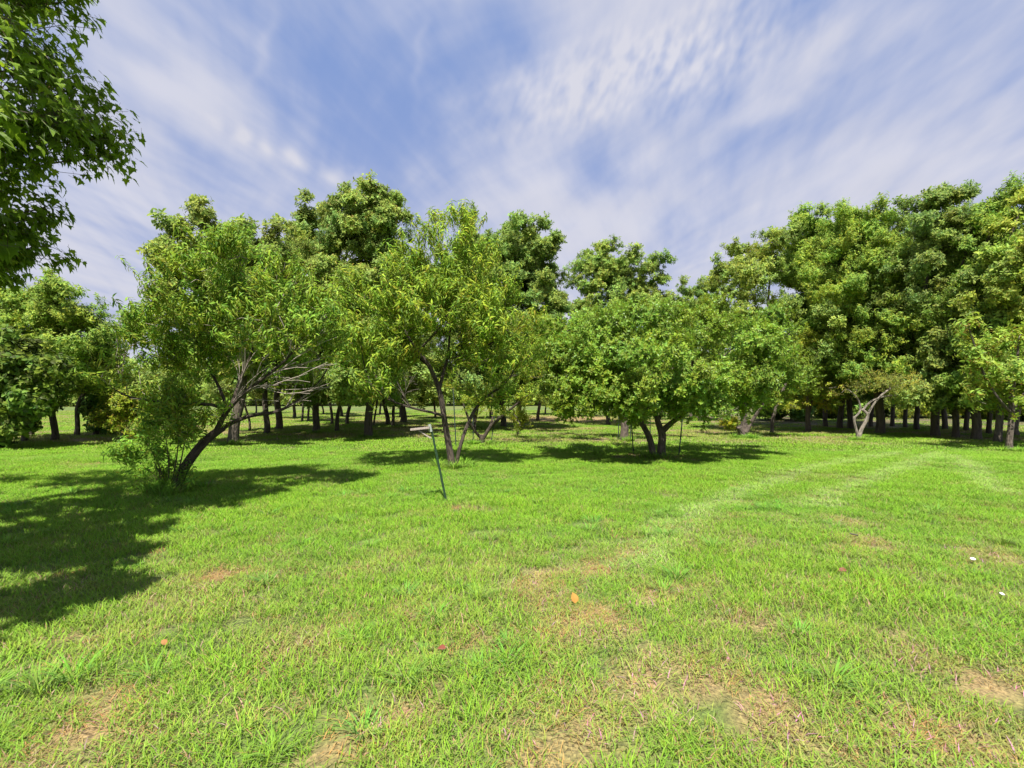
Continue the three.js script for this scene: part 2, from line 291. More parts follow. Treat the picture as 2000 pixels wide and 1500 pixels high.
function copies(name, geo, mat, mats, cols) {
  const m = new THREE.InstancedMesh(geo, mat, mats.length), c = new THREE.Color(); m.name = name; m.castShadow = m.receiveShadow = true; nInst += mats.length;
  mats.forEach((x, k) => { m.setMatrixAt(k, x); if (cols) { c.setRGB(...cols[k]); m.setColorAt(k, c); } });
  return m;
}

// ---------------------------------------------------------------- the lawn: how dry, how pale and how worn it is at a place
const dryAt = [[1150, 1108, 0.42], [1075, 1120, 0.3], [1285, 1160, 0.34], [1180, 1215, 0.42], [1110, 1225, 0.4], [1260, 1350, 0.38], [1290, 1280, 0.3], [1085, 1455, 0.38], [815, 1385, 0.24], [170, 1440, 0.36], [1460, 1215, 0.4], [1340, 1310, 0.35], [1440, 1330, 0.36], [1480, 1390, 0.36], [1570, 1440, 0.4], [1900, 1460, 0.5], [1320, 1150, 0.26], [760, 1450, 0.3], [1240, 1080, 0.4], [900, 993, 0.28], [1650, 1020, 0.5], [1700, 1060, 0.45], [1960, 1090, 0.5], [200, 1400, 0.3], [560, 1260, 0.3], [1050, 1150, 0.36], [960, 1240, 0.25], [440, 1120, 0.3], [1950, 1350, 0.4], [1750, 1270, 0.3]].map(([x, y, r]) => ({ p: flatAt(x, y), r }));
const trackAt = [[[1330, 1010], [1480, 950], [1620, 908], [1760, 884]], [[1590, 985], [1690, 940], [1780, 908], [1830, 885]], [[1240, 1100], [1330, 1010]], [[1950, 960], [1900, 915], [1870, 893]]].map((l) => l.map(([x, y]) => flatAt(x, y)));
function segDist(p, a, b) { const vx = b.x - a.x, vz = b.z - a.z, t = clamp(((p.x - a.x) * vx + (p.z - a.z) * vz) / (vx * vx + vz * vz)); return Math.hypot(p.x - a.x - vx * t, p.z - a.z - vz * t); }
const bareAt = [];
function lawn(x, z) {
  const d = -z; let dry = 0.28 * sstep(0.12, 0.5, fbm(x * 0.55 + 3, z * 0.55, 4)) + 0.2 * sstep(0.1, 0.4, noise(x * 2.1, z * 2.1)) + 0.4 * sstep(0.2, 0.5, fbm(x * 1.5 + 7, z * 1.5, 3)) * sstep(-7, -3, z) + 0.10 * sstep(-8, -2.5, z) + 0.3 * sstep(0.15, 0.5, noise(x * 7, z * 7)) * sstep(-8, -4, z);
  const jx = x + 0.14 * noise(x * 3, z * 3), jz = z + 0.14 * noise(x * 3 + 9, z * 3);
  for (const q of dryAt) { const e = Math.hypot(jx - q.p.x, (jz - q.p.z)) / q.r / 0.8 + 0.55 * noise(x * 4 + 30, z * 4) + 0.5 * noise(x * 11, z * 11); if (e < 1.8) dry = Math.max(dry, sstep(1.25, 0.2, e) * 0.92); }
  const n = fbm(x * 0.12 + 40, z * 0.12, 3);
  dry = Math.max(dry, 0.75 * sstep(16, 20, d + 3 * n) * sstep(-0.25, 0.25, fbm(x * 0.3, z * 0.45 + 3, 3)));        // the dry belt before the wood
  dry = Math.max(dry, 0.95 * sstep(30, 34, d + 2 * n) * sstep(46, 40, d) * sstep(-3, 1, x) * sstep(11, 6, x));     // pale dry ground past the orchard
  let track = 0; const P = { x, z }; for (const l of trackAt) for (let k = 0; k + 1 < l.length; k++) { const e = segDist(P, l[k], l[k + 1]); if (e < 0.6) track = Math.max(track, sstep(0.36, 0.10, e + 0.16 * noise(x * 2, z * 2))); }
  let bare = 0; for (const b of bareAt) { const e = Math.hypot(jx - b.x, jz - b.z) / b.r; if (e < 1.5) bare = Math.max(bare, sstep(1.25, 0.35, e) * (b.k ?? 1)); }
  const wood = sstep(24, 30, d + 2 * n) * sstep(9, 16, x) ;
  return { dry: clamp(dry), track, bare, wood, lush: 0.5 + fbm(x * 0.35 - 12, z * 0.35, 3) };
}
function mix3(a, b, t) { return [lerp(a[0], b[0], t), lerp(a[1], b[1], t), lerp(a[2], b[2], t)]; }
bareAt.push(...[[1278, 893, 1.5, 0.75], [1218, 860, 1.3, 0.6], [905, 993, 0.3, 1], [345, 957, 0.7, 0.4], [885, 913, 0.5, 0.35], [1678, 857, 0.4, 0.6]].map(([x, y, r, k]) => ({ ...flatAt(x, y), r, k })));
{
  const near = 46, step = 0.16, xs = [], zs = [];
  for (let x = -near; x <= near + 1e-6; x += step) xs.push(x);
  for (let k = 1; k < 26; k++) { const v = near * Math.pow(1.16, k); xs.push(v); xs.unshift(-v); }
  for (let z = -near; z <= 4; z += step) zs.push(z);
  for (let k = 1; k < 26; k++) zs.unshift(-near * Math.pow(1.16, k)); for (let k = 0; k < 16; k++) zs.push(4 * Math.pow(1.5, k + 1));
  const p = [], c = [], uv = [], ix = [];
  for (const z of zs) for (const x of xs) {
    const L = lawn(x, z); if (z < -44) L.dry *= 0.4; p.push(x, groundY(x, z), z); uv.push(x / 1.7, z / 1.7);
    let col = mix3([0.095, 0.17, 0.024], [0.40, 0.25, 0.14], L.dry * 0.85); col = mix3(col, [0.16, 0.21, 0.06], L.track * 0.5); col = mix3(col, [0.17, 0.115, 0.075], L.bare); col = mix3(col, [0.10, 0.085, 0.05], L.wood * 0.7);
    c.push(...col);
  }
  const n = xs.length; for (let j = 0; j + 1 < zs.length; j++) for (let i = 0; i + 1 < n; i++) { const a = j * n + i; ix.push(a, a + n, a + 1, a + 1, a + n, a + n + 1); }
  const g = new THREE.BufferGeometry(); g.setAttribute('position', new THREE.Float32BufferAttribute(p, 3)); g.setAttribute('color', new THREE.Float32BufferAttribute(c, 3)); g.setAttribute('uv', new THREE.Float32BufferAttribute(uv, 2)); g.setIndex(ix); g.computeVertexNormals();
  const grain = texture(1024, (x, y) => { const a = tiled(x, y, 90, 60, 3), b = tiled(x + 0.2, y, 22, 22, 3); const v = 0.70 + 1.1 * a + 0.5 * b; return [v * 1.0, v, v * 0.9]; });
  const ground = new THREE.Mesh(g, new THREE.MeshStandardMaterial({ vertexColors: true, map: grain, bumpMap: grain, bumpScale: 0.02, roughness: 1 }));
  ground.name = 'lawn'; ground.receiveShadow = true; ground.castShadow = true; scene.add(ground); tag(ground, 'wide mown lawn with dry patches between the orchard and the wood', null, null, 'structure');
}

// ---------------------------------------------------------------- grass: patches of blades
function blade(S, x, z, h, w, a, lean, bend, c1, c2) {
  const dx = Math.cos(a), dz = Math.sin(a), sx = -dz * w / 2, sz = dx * w / 2, P = (t) => { const o = h * (lean * t + bend * t * t); return V(x + dx * o, h * t * (1 - 0.35 * (lean + bend) * t * 0.6), z + dz * o); };
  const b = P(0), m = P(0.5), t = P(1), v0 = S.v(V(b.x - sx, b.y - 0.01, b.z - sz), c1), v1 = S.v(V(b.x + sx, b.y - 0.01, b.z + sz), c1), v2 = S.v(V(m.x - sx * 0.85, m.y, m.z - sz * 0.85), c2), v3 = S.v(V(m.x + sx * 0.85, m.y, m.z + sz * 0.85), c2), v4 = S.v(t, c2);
  S.t(v0, v1, v2); S.t(v1, v3, v2); S.t(v2, v3, v4);
}
function patch(seed, n, rad, h, w, o = {}) {
  const r = rng(seed), S = new Soup();
  for (let k = 0; k < n; k++) {
    const q = Math.sqrt(r()) * rad, t = r() * 6.283, straw = r() < (o.straw ?? 0.1);
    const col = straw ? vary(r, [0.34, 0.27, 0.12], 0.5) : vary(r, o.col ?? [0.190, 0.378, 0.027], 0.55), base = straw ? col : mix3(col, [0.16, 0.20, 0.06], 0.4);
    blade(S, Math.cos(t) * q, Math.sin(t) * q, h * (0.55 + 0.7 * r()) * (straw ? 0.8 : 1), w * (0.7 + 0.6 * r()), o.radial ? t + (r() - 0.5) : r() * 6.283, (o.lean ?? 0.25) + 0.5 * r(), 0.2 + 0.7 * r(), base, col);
  }
  return S.build();
}
{
  const grass = new THREE.Group(); grass.name = 'grass'; scene.add(grass); tag(grass, 'short bright green grass blades covering the whole lawn', 'grass', null, 'stuff');
  const r = rng(4242), Y = V(0, 1, 0), q = new THREE.Quaternion();
  const fine = [0, 1, 2, 3].map((k) => patch(300 + k, 190, 0.17, 0.058, 0.0046, { straw: 0.10 }));
  const far = [0, 1].map((k) => patch(320 + k, 110, 0.30, 0.062, 0.011, { straw: 0.10 }));
  const straw = [0, 1].map((k) => patch(340 + k, 150, 0.17, 0.05, 0.0034, { straw: 0.86, lean: 0.8 }));
  const coarse = [0, 1, 2].map((k) => patch(360 + k, 46, 0.055, 0.15, 0.0085, { straw: 0.03, radial: true, lean: 0.35, col: [0.175, 0.38, 0.045] }));
  const list = { fine: fine.map(() => [[], []]), far: far.map(() => [[], []]), straw: straw.map(() => [[], []]), coarse: coarse.map(() => [[], []]) };
  const put = (set, x, z, s, sy, col) => { const k = Math.floor(r() * list[set].length); q.setFromAxisAngle(Y, r() * 6.283); list[set][k][0].push(new THREE.Matrix4().compose(V(x, groundY(x, z), z), q, V(s, sy, s))); list[set][k][1].push(col); };
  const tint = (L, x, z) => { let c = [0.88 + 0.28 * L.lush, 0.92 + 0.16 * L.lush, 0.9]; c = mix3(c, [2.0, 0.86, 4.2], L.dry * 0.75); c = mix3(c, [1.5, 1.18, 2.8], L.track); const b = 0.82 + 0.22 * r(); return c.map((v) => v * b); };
  const NEAR = 15, FAR = 60;
  for (const [x, y, n, R] of [[345, 957, 30, 0.5], [885, 914, 26, 0.45], [942, 868, 26, 0.5], [1283, 896, 14, 0.5], [1218, 862, 16, 0.4], [1453, 857, 20, 0.4], [1678, 860, 14, 0.3], [1970, 881, 14, 0.3], [1508, 850, 8, 0.25], [455, 870, 16, 0.4], [719, 854, 14, 0.4], [617, 848, 14, 0.4]]) { const b = flatAt(x, y); for (let k = 0; k < n * 0.6; k++) { const a = r() * 6.283, q2 = R * (0.3 + 0.8 * r()), s = 0.8 + 0.9 * r(); put('coarse', b.x + Math.cos(a) * q2, b.z + Math.sin(a) * q2, s, s, [0.9 + 0.3 * r(), 0.8 + 0.2 * r(), 0.7]); } }
  for (let z = 0.9; z < NEAR; z += 0.19) for (let x = -z * 1.08 - 1.6; x < z * 1.08 + 1.6; x += 0.19) {
    const X = x + (r() - 0.5) * 0.19, Z = -(z + (r() - 0.5) * 0.19), L = lawn(X, Z);
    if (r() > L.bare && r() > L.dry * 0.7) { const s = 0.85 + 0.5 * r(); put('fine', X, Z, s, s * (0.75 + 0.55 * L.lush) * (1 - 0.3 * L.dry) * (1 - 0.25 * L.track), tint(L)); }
    if (r() < L.dry * 0.9 * (1 - 0.6 * L.bare) + 0.10) put('straw', X, Z, 0.9 + 0.4 * r(), 0.8, [0.8 + 0.5 * r(), 0.8 + 0.25 * r(), 0.8]);
    if (z < 9 && r() < 0.30 * sstep(-0.05, 0.3, fbm(X * 0.9 + 5, Z * 0.9, 2)) * (1 - L.bare)) { const s = 0.45 + 0.55 * r(); put('coarse', X, Z, s, s * (0.6 + 0.4 * r()), [0.78 + 0.35 * r(), 0.75 + 0.2 * r(), 0.85 + 0.3 * r()]); }
  }
  for (let z = NEAR; z < FAR; z += 0.3 + (z - NEAR) * 0.006) for (let x = -z * 1.06 - 1.5; x < z * 1.06 + 1.5; x += 0.3 + (z - NEAR) * 0.008) {
    const X = x + (r() - 0.5) * 0.3, Z = -(z + (r() - 0.5) * 0.3), L = lawn(X, Z);
    if (r() < L.bare || r() < L.dry * 0.7 || r() < L.wood * 0.75) continue;
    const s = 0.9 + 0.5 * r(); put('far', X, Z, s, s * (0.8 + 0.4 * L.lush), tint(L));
  }
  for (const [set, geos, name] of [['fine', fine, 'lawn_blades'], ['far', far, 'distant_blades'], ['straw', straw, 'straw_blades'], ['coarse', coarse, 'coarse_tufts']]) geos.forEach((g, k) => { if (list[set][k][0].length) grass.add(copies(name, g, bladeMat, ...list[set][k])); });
}

// ---------------------------------------------------------------- the wood: tall trees, lobes given where their foliage stands
let treeSeed = 11;
const ORD = ['first', 'second', 'third', 'fourth', 'fifth', 'sixth', 'seventh', 'eighth', 'ninth', 'tenth', 'eleventh', 'twelfth'];
function lobesAt(list, depth, r, kz = 1.15) { return list.map(([x, y, rx, ry, dz, leaf]) => { const m = depth / 1000, off = dz ?? (r() - 0.5) * 1.1; const c = at(x, y, depth - off); return { c, r: V(rx * m, ry * m, (rx + ry) / 2 * m * kz), leaf: leaf ?? 1 }; }); }
function woodTree(name, label, px, py, w, list, o = {}) {
  const seed = treeSeed++, r = rng(seed * 77), base = onGround(px, py), depth = -base.z, m = depth / 1000;
  const lobes = lobesAt(list.map(([x, y, rx, ry, dz, lf]) => [x, y, rx, ry, dz ?? (r() - 0.5) * 1.1 + 1.7 * clamp((y - 440) / 300), lf]), depth, r), top = lobes.reduce((a, l) => (l.c.y + l.r.y > a.c.y + a.r.y ? l : a)), mean = lobes.reduce((a, l) => a.add(l.c), V(0, 0, 0)).divideScalar(lobes.length);
  // foliage fills in between neighbouring lobes
  { const n = lobes.length; for (let a = 0; a < n; a++) for (let b = a + 1; b < n; b++) { const A = lobes[a], B = lobes[b], D = Math.hypot(A.c.x - B.c.x, A.c.y - B.c.y); if (D < 0.95 * (A.r.x + B.r.x) && D > 0.3 * A.r.x) lobes.push({ c: A.c.clone().lerp(B.c, 0.5), r: A.r.clone().add(B.r).multiplyScalar(0.33), leaf: 0.8, k: 0.6 }); } }
  // foliage on the far side as well
  for (const l of lobes.slice()) if (l.r.x > 0.75) lobes.push({ c: l.c.clone().add(V((r() - 0.5) * l.r.x * 0.6, -0.1 * l.r.y, -l.r.z * 0.95)), r: l.r.clone().multiplyScalar(0.85), leaf: 0.5, k: 0.5 });
  const h = top.c.y - top.r.y * 0.1, rad = w * m / 2;
  const y1 = h * 0.35, tr = [V(base.x, base.y - 0.15, base.z), V(base.x + 0.02, base.y + 0.35, base.z), V(base.x + (r() - 0.5) * 0.6, y1, base.z + (r() - 0.5) * 0.2), V(lerp(base.x, mean.x, 0.6), h * 0.62, base.z - 0.2), V(lerp(mean.x, top.c.x, 0.7), h, lerp(base.z, top.c.z, 0.6))];
  const stems = [{ name: 'trunk', pts: tr, r: [rad * 1.35, rad * 1.02, rad * 0.9, rad * 0.55, 0.03], step: 0.3, flare: 0.22, from: 0.33 }];
  return makeTree({ name, label, base, stems, lobes, kind: o.kind ?? 'oak', bark: o.bark ?? M.oakBark, twig: M.darkTwig, per: (o.per ?? 5.2) * 1.35, shoots: (o.shoots ?? 17) * 1.15, jit: o.jit ?? 0.36, size: o.size ?? 0.9, tint: o.tint, seed, floor: o.floor ?? 1.2, reach: 0.98, tip: 0.006, group: o.group, down: 0.3 });
}
// the group behind the two peach trees
woodTree('oak_tree', 'thick oak behind the leaning peach tree, its dark crown rising just over it', 455, 868, 19, [[440, 470, 85, 58], [375, 520, 65, 70], [510, 500, 60, 70], [335, 590, 55, 70], [430, 580, 95, 80], [530, 600, 60, 80], [320, 500, 22, 40], [450, 690, 100, 50]], { tint: [0.86, 0.86, 0.9] });
woodTree('oak_tree', 'tall oak with the highest crown behind the gap between both peach trees', 719, 852, 15, [[725, 400, 55, 48, 0.2, 1.4], [700, 410, 50, 45, 0.3, 1.2], [745, 420, 45, 50, 0.1, 1.2], [680, 450, 70, 60], [765, 460, 38, 65], [700, 540, 100, 80], [785, 540, 25, 60], [650, 620, 90, 70], [745, 630, 80, 70], [640, 735, 75, 42], [725, 735, 85, 48], [690, 690, 90, 40]], { tint: [0.95, 0.98, 1.05] });
woodTree('oak_tree', 'oak with a pale lit trunk whose crown fills the left shoulder of the highest crown', 617, 846, 12.5, [[590, 425, 45, 35], [575, 490, 40, 55], [620, 480, 50, 60], [600, 580, 75, 70], [560, 660, 65, 60], [630, 690, 60, 50], [590, 745, 70, 35], [650, 405, 30, 22]], { tint: [1.0, 1.0, 1.05] });
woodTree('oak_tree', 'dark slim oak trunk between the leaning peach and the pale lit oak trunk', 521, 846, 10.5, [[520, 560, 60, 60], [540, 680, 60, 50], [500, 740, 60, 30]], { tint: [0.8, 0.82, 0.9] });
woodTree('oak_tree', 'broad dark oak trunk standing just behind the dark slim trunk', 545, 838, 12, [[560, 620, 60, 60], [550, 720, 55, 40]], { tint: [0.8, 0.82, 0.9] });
woodTree('oak_tree', 'oak with rounded tall crown rising behind the right half of the forked peach tree', 1014, 838, 10, [[1010, 465, 60, 50], [950, 480, 50, 55], [1055, 520, 38, 60], [990, 560, 85, 70], [1075, 590, 36, 60], [1050, 660, 60, 60], [960, 650, 70, 60], [1030, 745, 60, 40], [895, 480, 40, 50], [900, 570, 60, 60], [1040, 510, 50, 50], [990, 510, 55, 50], [1090, 630, 36, 40], [870, 530, 30, 40]], { tint: [0.98, 1.0, 1.05] });
woodTree('oak_tree', 'oak trunk half hidden behind the forked peach tree and the pale dry ground', 983, 833, 11, [[920, 560, 50, 60], [900, 680, 60, 60], [980, 720, 60, 45]], { tint: [0.85, 0.87, 0.95] });
woodTree('oak_tree', 'lone round-topped oak crown rising by itself above the broad apple tree', 1187, 830, 8, [[1200, 510, 50, 36], [1160, 505, 32, 28], [1255, 535, 45, 42], [1215, 565, 65, 45], [1140, 535, 22, 22], [1150, 580, 28, 35], [1285, 565, 24, 28], [1210, 640, 90, 50], [1240, 710, 80, 45]], { tint: [0.98, 1.02, 1.0], shoots: 13 });
woodTree('oak_tree', 'low distant tree filling the dip between the lone oak and the right wood', 1350, 822, 7, [[1335, 580, 32, 34], [1375, 590, 35, 40], [1410, 570, 30, 38], [1350, 640, 60, 45], [1420, 660, 50, 50]], { tint: [0.9, 0.95, 1.0], shoots: 12 });
// the tall wood on the right
woodTree('ash_tree', 'airy tree with sky through its crown at the left end of the right wood', 1578, 843, 8.5, [[1430, 505, 36, 34], [1485, 480, 42, 30], [1410, 525, 22, 18], [1450, 560, 40, 30], [1530, 475, 35, 40], [1520, 560, 45, 55], [1460, 640, 50, 50], [1540, 650, 60, 60]], { kind: 'oak', shoots: 11, per: 4.5 });
woodTree('ash_tree', 'feathery ash behind the pale green small tree, left of the wood\'s bulky middle', 1640, 838, 10, [[1600, 440, 46, 36], [1560, 480, 50, 48], [1630, 490, 50, 60], [1580, 560, 70, 60], [1640, 610, 70, 60], [1570, 680, 60, 55], [1620, 740, 60, 40]], { kind: 'ash' });
woodTree('ash_tree', 'broad ash with thick straight trunk right behind the pale crooked tree', 1718, 847, 15, [[1665, 430, 50, 32], [1720, 420, 42, 36], [1700, 500, 80, 60], [1640, 540, 60, 60], [1760, 550, 60, 70], [1690, 610, 85, 65], [1760, 670, 60, 55], [1700, 700, 85, 45], [1645, 745, 55, 28, 0.2], [1750, 735, 60, 28, 0.2]], { kind: 'ash', tint: [1.05, 1.05, 1] });
woodTree('oak_tree', 'dark oak with a thin ragged top standing highest in the right wood', 1826, 852, 14, [[1852, 375, 32, 26], [1840, 410, 30, 24], [1880, 390, 20, 18], [1790, 420, 36, 40], [1830, 470, 50, 50], [1875, 470, 36, 50], [1830, 550, 70, 60], [1800, 640, 60, 60], [1870, 640, 55, 60], [1840, 735, 75, 42], [1845, 775, 60, 28, 1.5], [1790, 770, 50, 24, 1]], { tint: [0.8, 0.84, 0.95], shoots: 14 });
woodTree('ash_tree', 'narrow dark trunk right of the ragged-topped oak, small crown inside the wood', 1866, 855, 11, [[1925, 430, 34, 36], [1900, 520, 48, 60], [1890, 620, 55, 60], [1880, 730, 60, 45], [1900, 780, 55, 26, 1]], { kind: 'ash', tint: [0.9, 0.93, 0.95] });
woodTree('ash_tree', 'bushy tree with double-width trunk beside the yellowish cherry at the frame edge', 1906, 858, 15, [[1965, 410, 42, 42], [1945, 500, 55, 60], [1985, 590, 55, 60], [1930, 640, 60, 55], [1960, 740, 60, 40], [1960, 785, 50, 26, 1]], { kind: 'ash', tint: [1.05, 1.05, 0.95] });
woodTree('ash_tree', 'pale-leaved tree at the right frame edge towering over the cherry tree', 1948, 864, 12, [[2010, 400, 55, 60], [1985, 540, 48, 60], [2040, 520, 60, 90], [2020, 640, 60, 60], [1990, 750, 60, 40]], { kind: 'oak', tint: [1.15, 1.12, 1] });
woodTree('ash_tree', 'outermost tree on the right, only part of its crown inside the frame', 2085, 866, 15, [[2080, 420, 80, 80], [2070, 560, 90, 80], [2120, 660, 80, 70], [2060, 740, 60, 45]], { kind: 'ash' });
{
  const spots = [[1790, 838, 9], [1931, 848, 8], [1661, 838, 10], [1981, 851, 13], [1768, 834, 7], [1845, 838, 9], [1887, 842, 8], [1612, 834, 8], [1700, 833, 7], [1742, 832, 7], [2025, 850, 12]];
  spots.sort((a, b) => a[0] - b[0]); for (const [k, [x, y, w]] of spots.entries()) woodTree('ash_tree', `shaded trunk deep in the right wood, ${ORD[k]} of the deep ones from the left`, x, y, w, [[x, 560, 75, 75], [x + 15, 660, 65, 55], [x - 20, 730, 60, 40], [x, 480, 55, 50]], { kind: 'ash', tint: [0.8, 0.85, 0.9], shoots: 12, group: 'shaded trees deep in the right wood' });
}
{
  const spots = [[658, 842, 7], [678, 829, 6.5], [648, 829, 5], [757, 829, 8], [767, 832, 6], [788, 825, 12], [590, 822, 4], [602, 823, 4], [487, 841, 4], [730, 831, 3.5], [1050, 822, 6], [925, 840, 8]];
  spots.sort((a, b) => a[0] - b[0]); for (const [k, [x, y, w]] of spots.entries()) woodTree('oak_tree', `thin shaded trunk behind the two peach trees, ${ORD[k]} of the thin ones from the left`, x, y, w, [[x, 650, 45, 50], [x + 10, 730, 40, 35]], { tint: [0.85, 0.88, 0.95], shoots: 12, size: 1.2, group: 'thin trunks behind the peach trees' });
}
{
  const spots = [[440, 812, 4], [500, 807, 3], [575, 816, 5.5], [631, 809, 3], [667, 813, 5], [742, 809, 3.5], [782, 815, 5], [850, 817, 4], [958, 816, 5], [1065, 809, 3], [1140, 812, 4], [1330, 812, 4]];
  for (const [k, [x, y, w]] of spots.entries()) woodTree('slim_tree', `slim tree far out on the meadow, ${ORD[k]} of the far ones from the left`, x, y, w, [[x, 700, 34, 34], [x + 8, 745, 32, 24], [x - 12, 770, 26, 16]], { shoots: 12, size: 1.6, jit: 0.6, per: 2.5, tint: [0.95, 0.97, 1], group: 'slim trees far out on the meadow' });
}
// far left
woodTree('hickory_tree', 'green tree with pointed top at the left, trunk clear of the foliage', 107, 860, 11, [[88, 560, 32, 28], [60, 600, 45, 35], [120, 600, 40, 34], [40, 650, 60, 50], [110, 660, 70, 55], [165, 660, 40, 40], [60, 740, 70, 45], [140, 740, 60, 45]], { kind: 'ash', tint: [1.05, 1.0, 1], floor: 1.7 });
woodTree('hickory_tree', 'tree whose trunk stands just left of the pointed-top tree, with a thinner one behind', 48, 862, 9, [[10, 620, 55, 45], [20, 700, 60, 50], [0, 770, 50, 40]], { kind: 'ash', floor: 1.7 });
woodTree('hickory_tree', 'thin trunk close behind the two clear trunks at the left', 61, 853, 8, [[50, 640, 50, 45], [60, 730, 55, 45]], { kind: 'ash', tint: [0.9, 0.92, 0.95], floor: 1.6 });
woodTree('hickory_tree', 'dark tree right of the pointed-top tree, sloping down to the dead twigs', 150, 851, 8, [[190, 665, 32, 30], [170, 700, 45, 40], [205, 720, 30, 45, -0.3], [175, 770, 40, 26, -0.4], [140, 715, 45, 45, -0.3]], { kind: 'ash', tint: [0.82, 0.85, 0.9], floor: 1.75 });
woodTree('evergreen_shrub', 'low dark evergreen beside the yellow-green bush, foliage down to the grass', 188, 849, 7, [[200, 815, 24, 28, -0.2], [185, 800, 22, 30, -0.2], [208, 770, 20, 36, -0.2]], { kind: 'dim', tint: [0.8, 0.85, 0.85], floor: 0.1 });
woodTree('maple_tree', 'dark broad-leaved young tree hanging to the grass at the left frame edge', -30, 876, 12, [[0, 700, 45, 55, 0.2], [30, 700, 40, 40, 0.2], [90, 712, 45, 24, 0.2, 0.7], [10, 780, 50, 45, 0.2], [50, 770, 40, 40, 0.2], [-5, 838, 42, 24, 0.3], [-60, 760, 70, 90, 0]], { kind: 'dim', tint: [0.85, 0.88, 0.8], floor: 0.15, size: 0.95, bark: M.mapleBark });
woodTree('bush', 'bright yellow-green bush behind the leaning peach tree', 246, 862, 4, [[214, 822, 26, 22, 0.2], [246, 806, 38, 28, 0.2], [225, 794, 26, 20, 0.2], [275, 826, 34, 22, 0.2], [258, 786, 30, 18, 0.2]], { kind: 'bush', floor: 0.1, size: 0.85, per: 14, shoots: 14, jit: 0.25, bark: M.darkBark }).userData.category = 'bush';
woodTree('bush', 'small bright sapling between the forked peach tree\'s stems', 1012, 849, 3, [[1000, 800, 22, 16], [1020, 825, 16, 14]], { kind: 'bush', floor: 0.1, size: 0.8, per: 14, shoots: 10, jit: 0.2, tint: [0.8, 0.9, 1] }).userData.category = 'bush';
woodTree('bush', 'small yellow-green bush just left of the cut-stubbed apple trunk', 1432, 838, 2.5, [[1432, 820, 16, 13], [1422, 826, 10, 9]], { kind: 'bush', floor: 0.1, size: 0.8, per: 16, shoots: 12, jit: 0.2 }).userData.category = 'bush';
for (const [k, [x, y, s]] of [[1615, 815, 0.9], [1748, 816, 0.9], [1775, 815, 1], [1812, 816, 0.9], [1880, 816, 1], [1945, 817, 1], [1988, 817, 1]].entries()) woodTree('bush', `sunlit bush between the trunks of the right wood, ${ORD[k]} of seven from the left`, x, y, 3, [[x, y - 20, 36 * s, 20], [x + 25, y - 30, 26 * s, 22]], { kind: 'bush', floor: 0.1, per: 3, shoots: 12, jit: 0.4, size: 1.6, tint: [0.75, 0.8, 1], group: 'sunlit bushes between the right trunks' }).userData.category = 'bush';
for (const [k, [x, y]] of [[1545, 819], [1640, 816], [1700, 812], [1835, 814], [1925, 815], [2030, 820]].entries()) woodTree('understory_tree', `dark young tree at the back of the right wood, ${ORD[k]} from the left`, x, y, 3, [[x, 800, 40, 18], [x - 25, 775, 38, 26], [x + 22, 770, 36, 28], [x, 735, 42, 30]], { kind: 'dim', floor: 0.1, per: 4, shoots: 12, jit: 0.5, size: 1.5, group: 'young trees at the back of the right wood' });

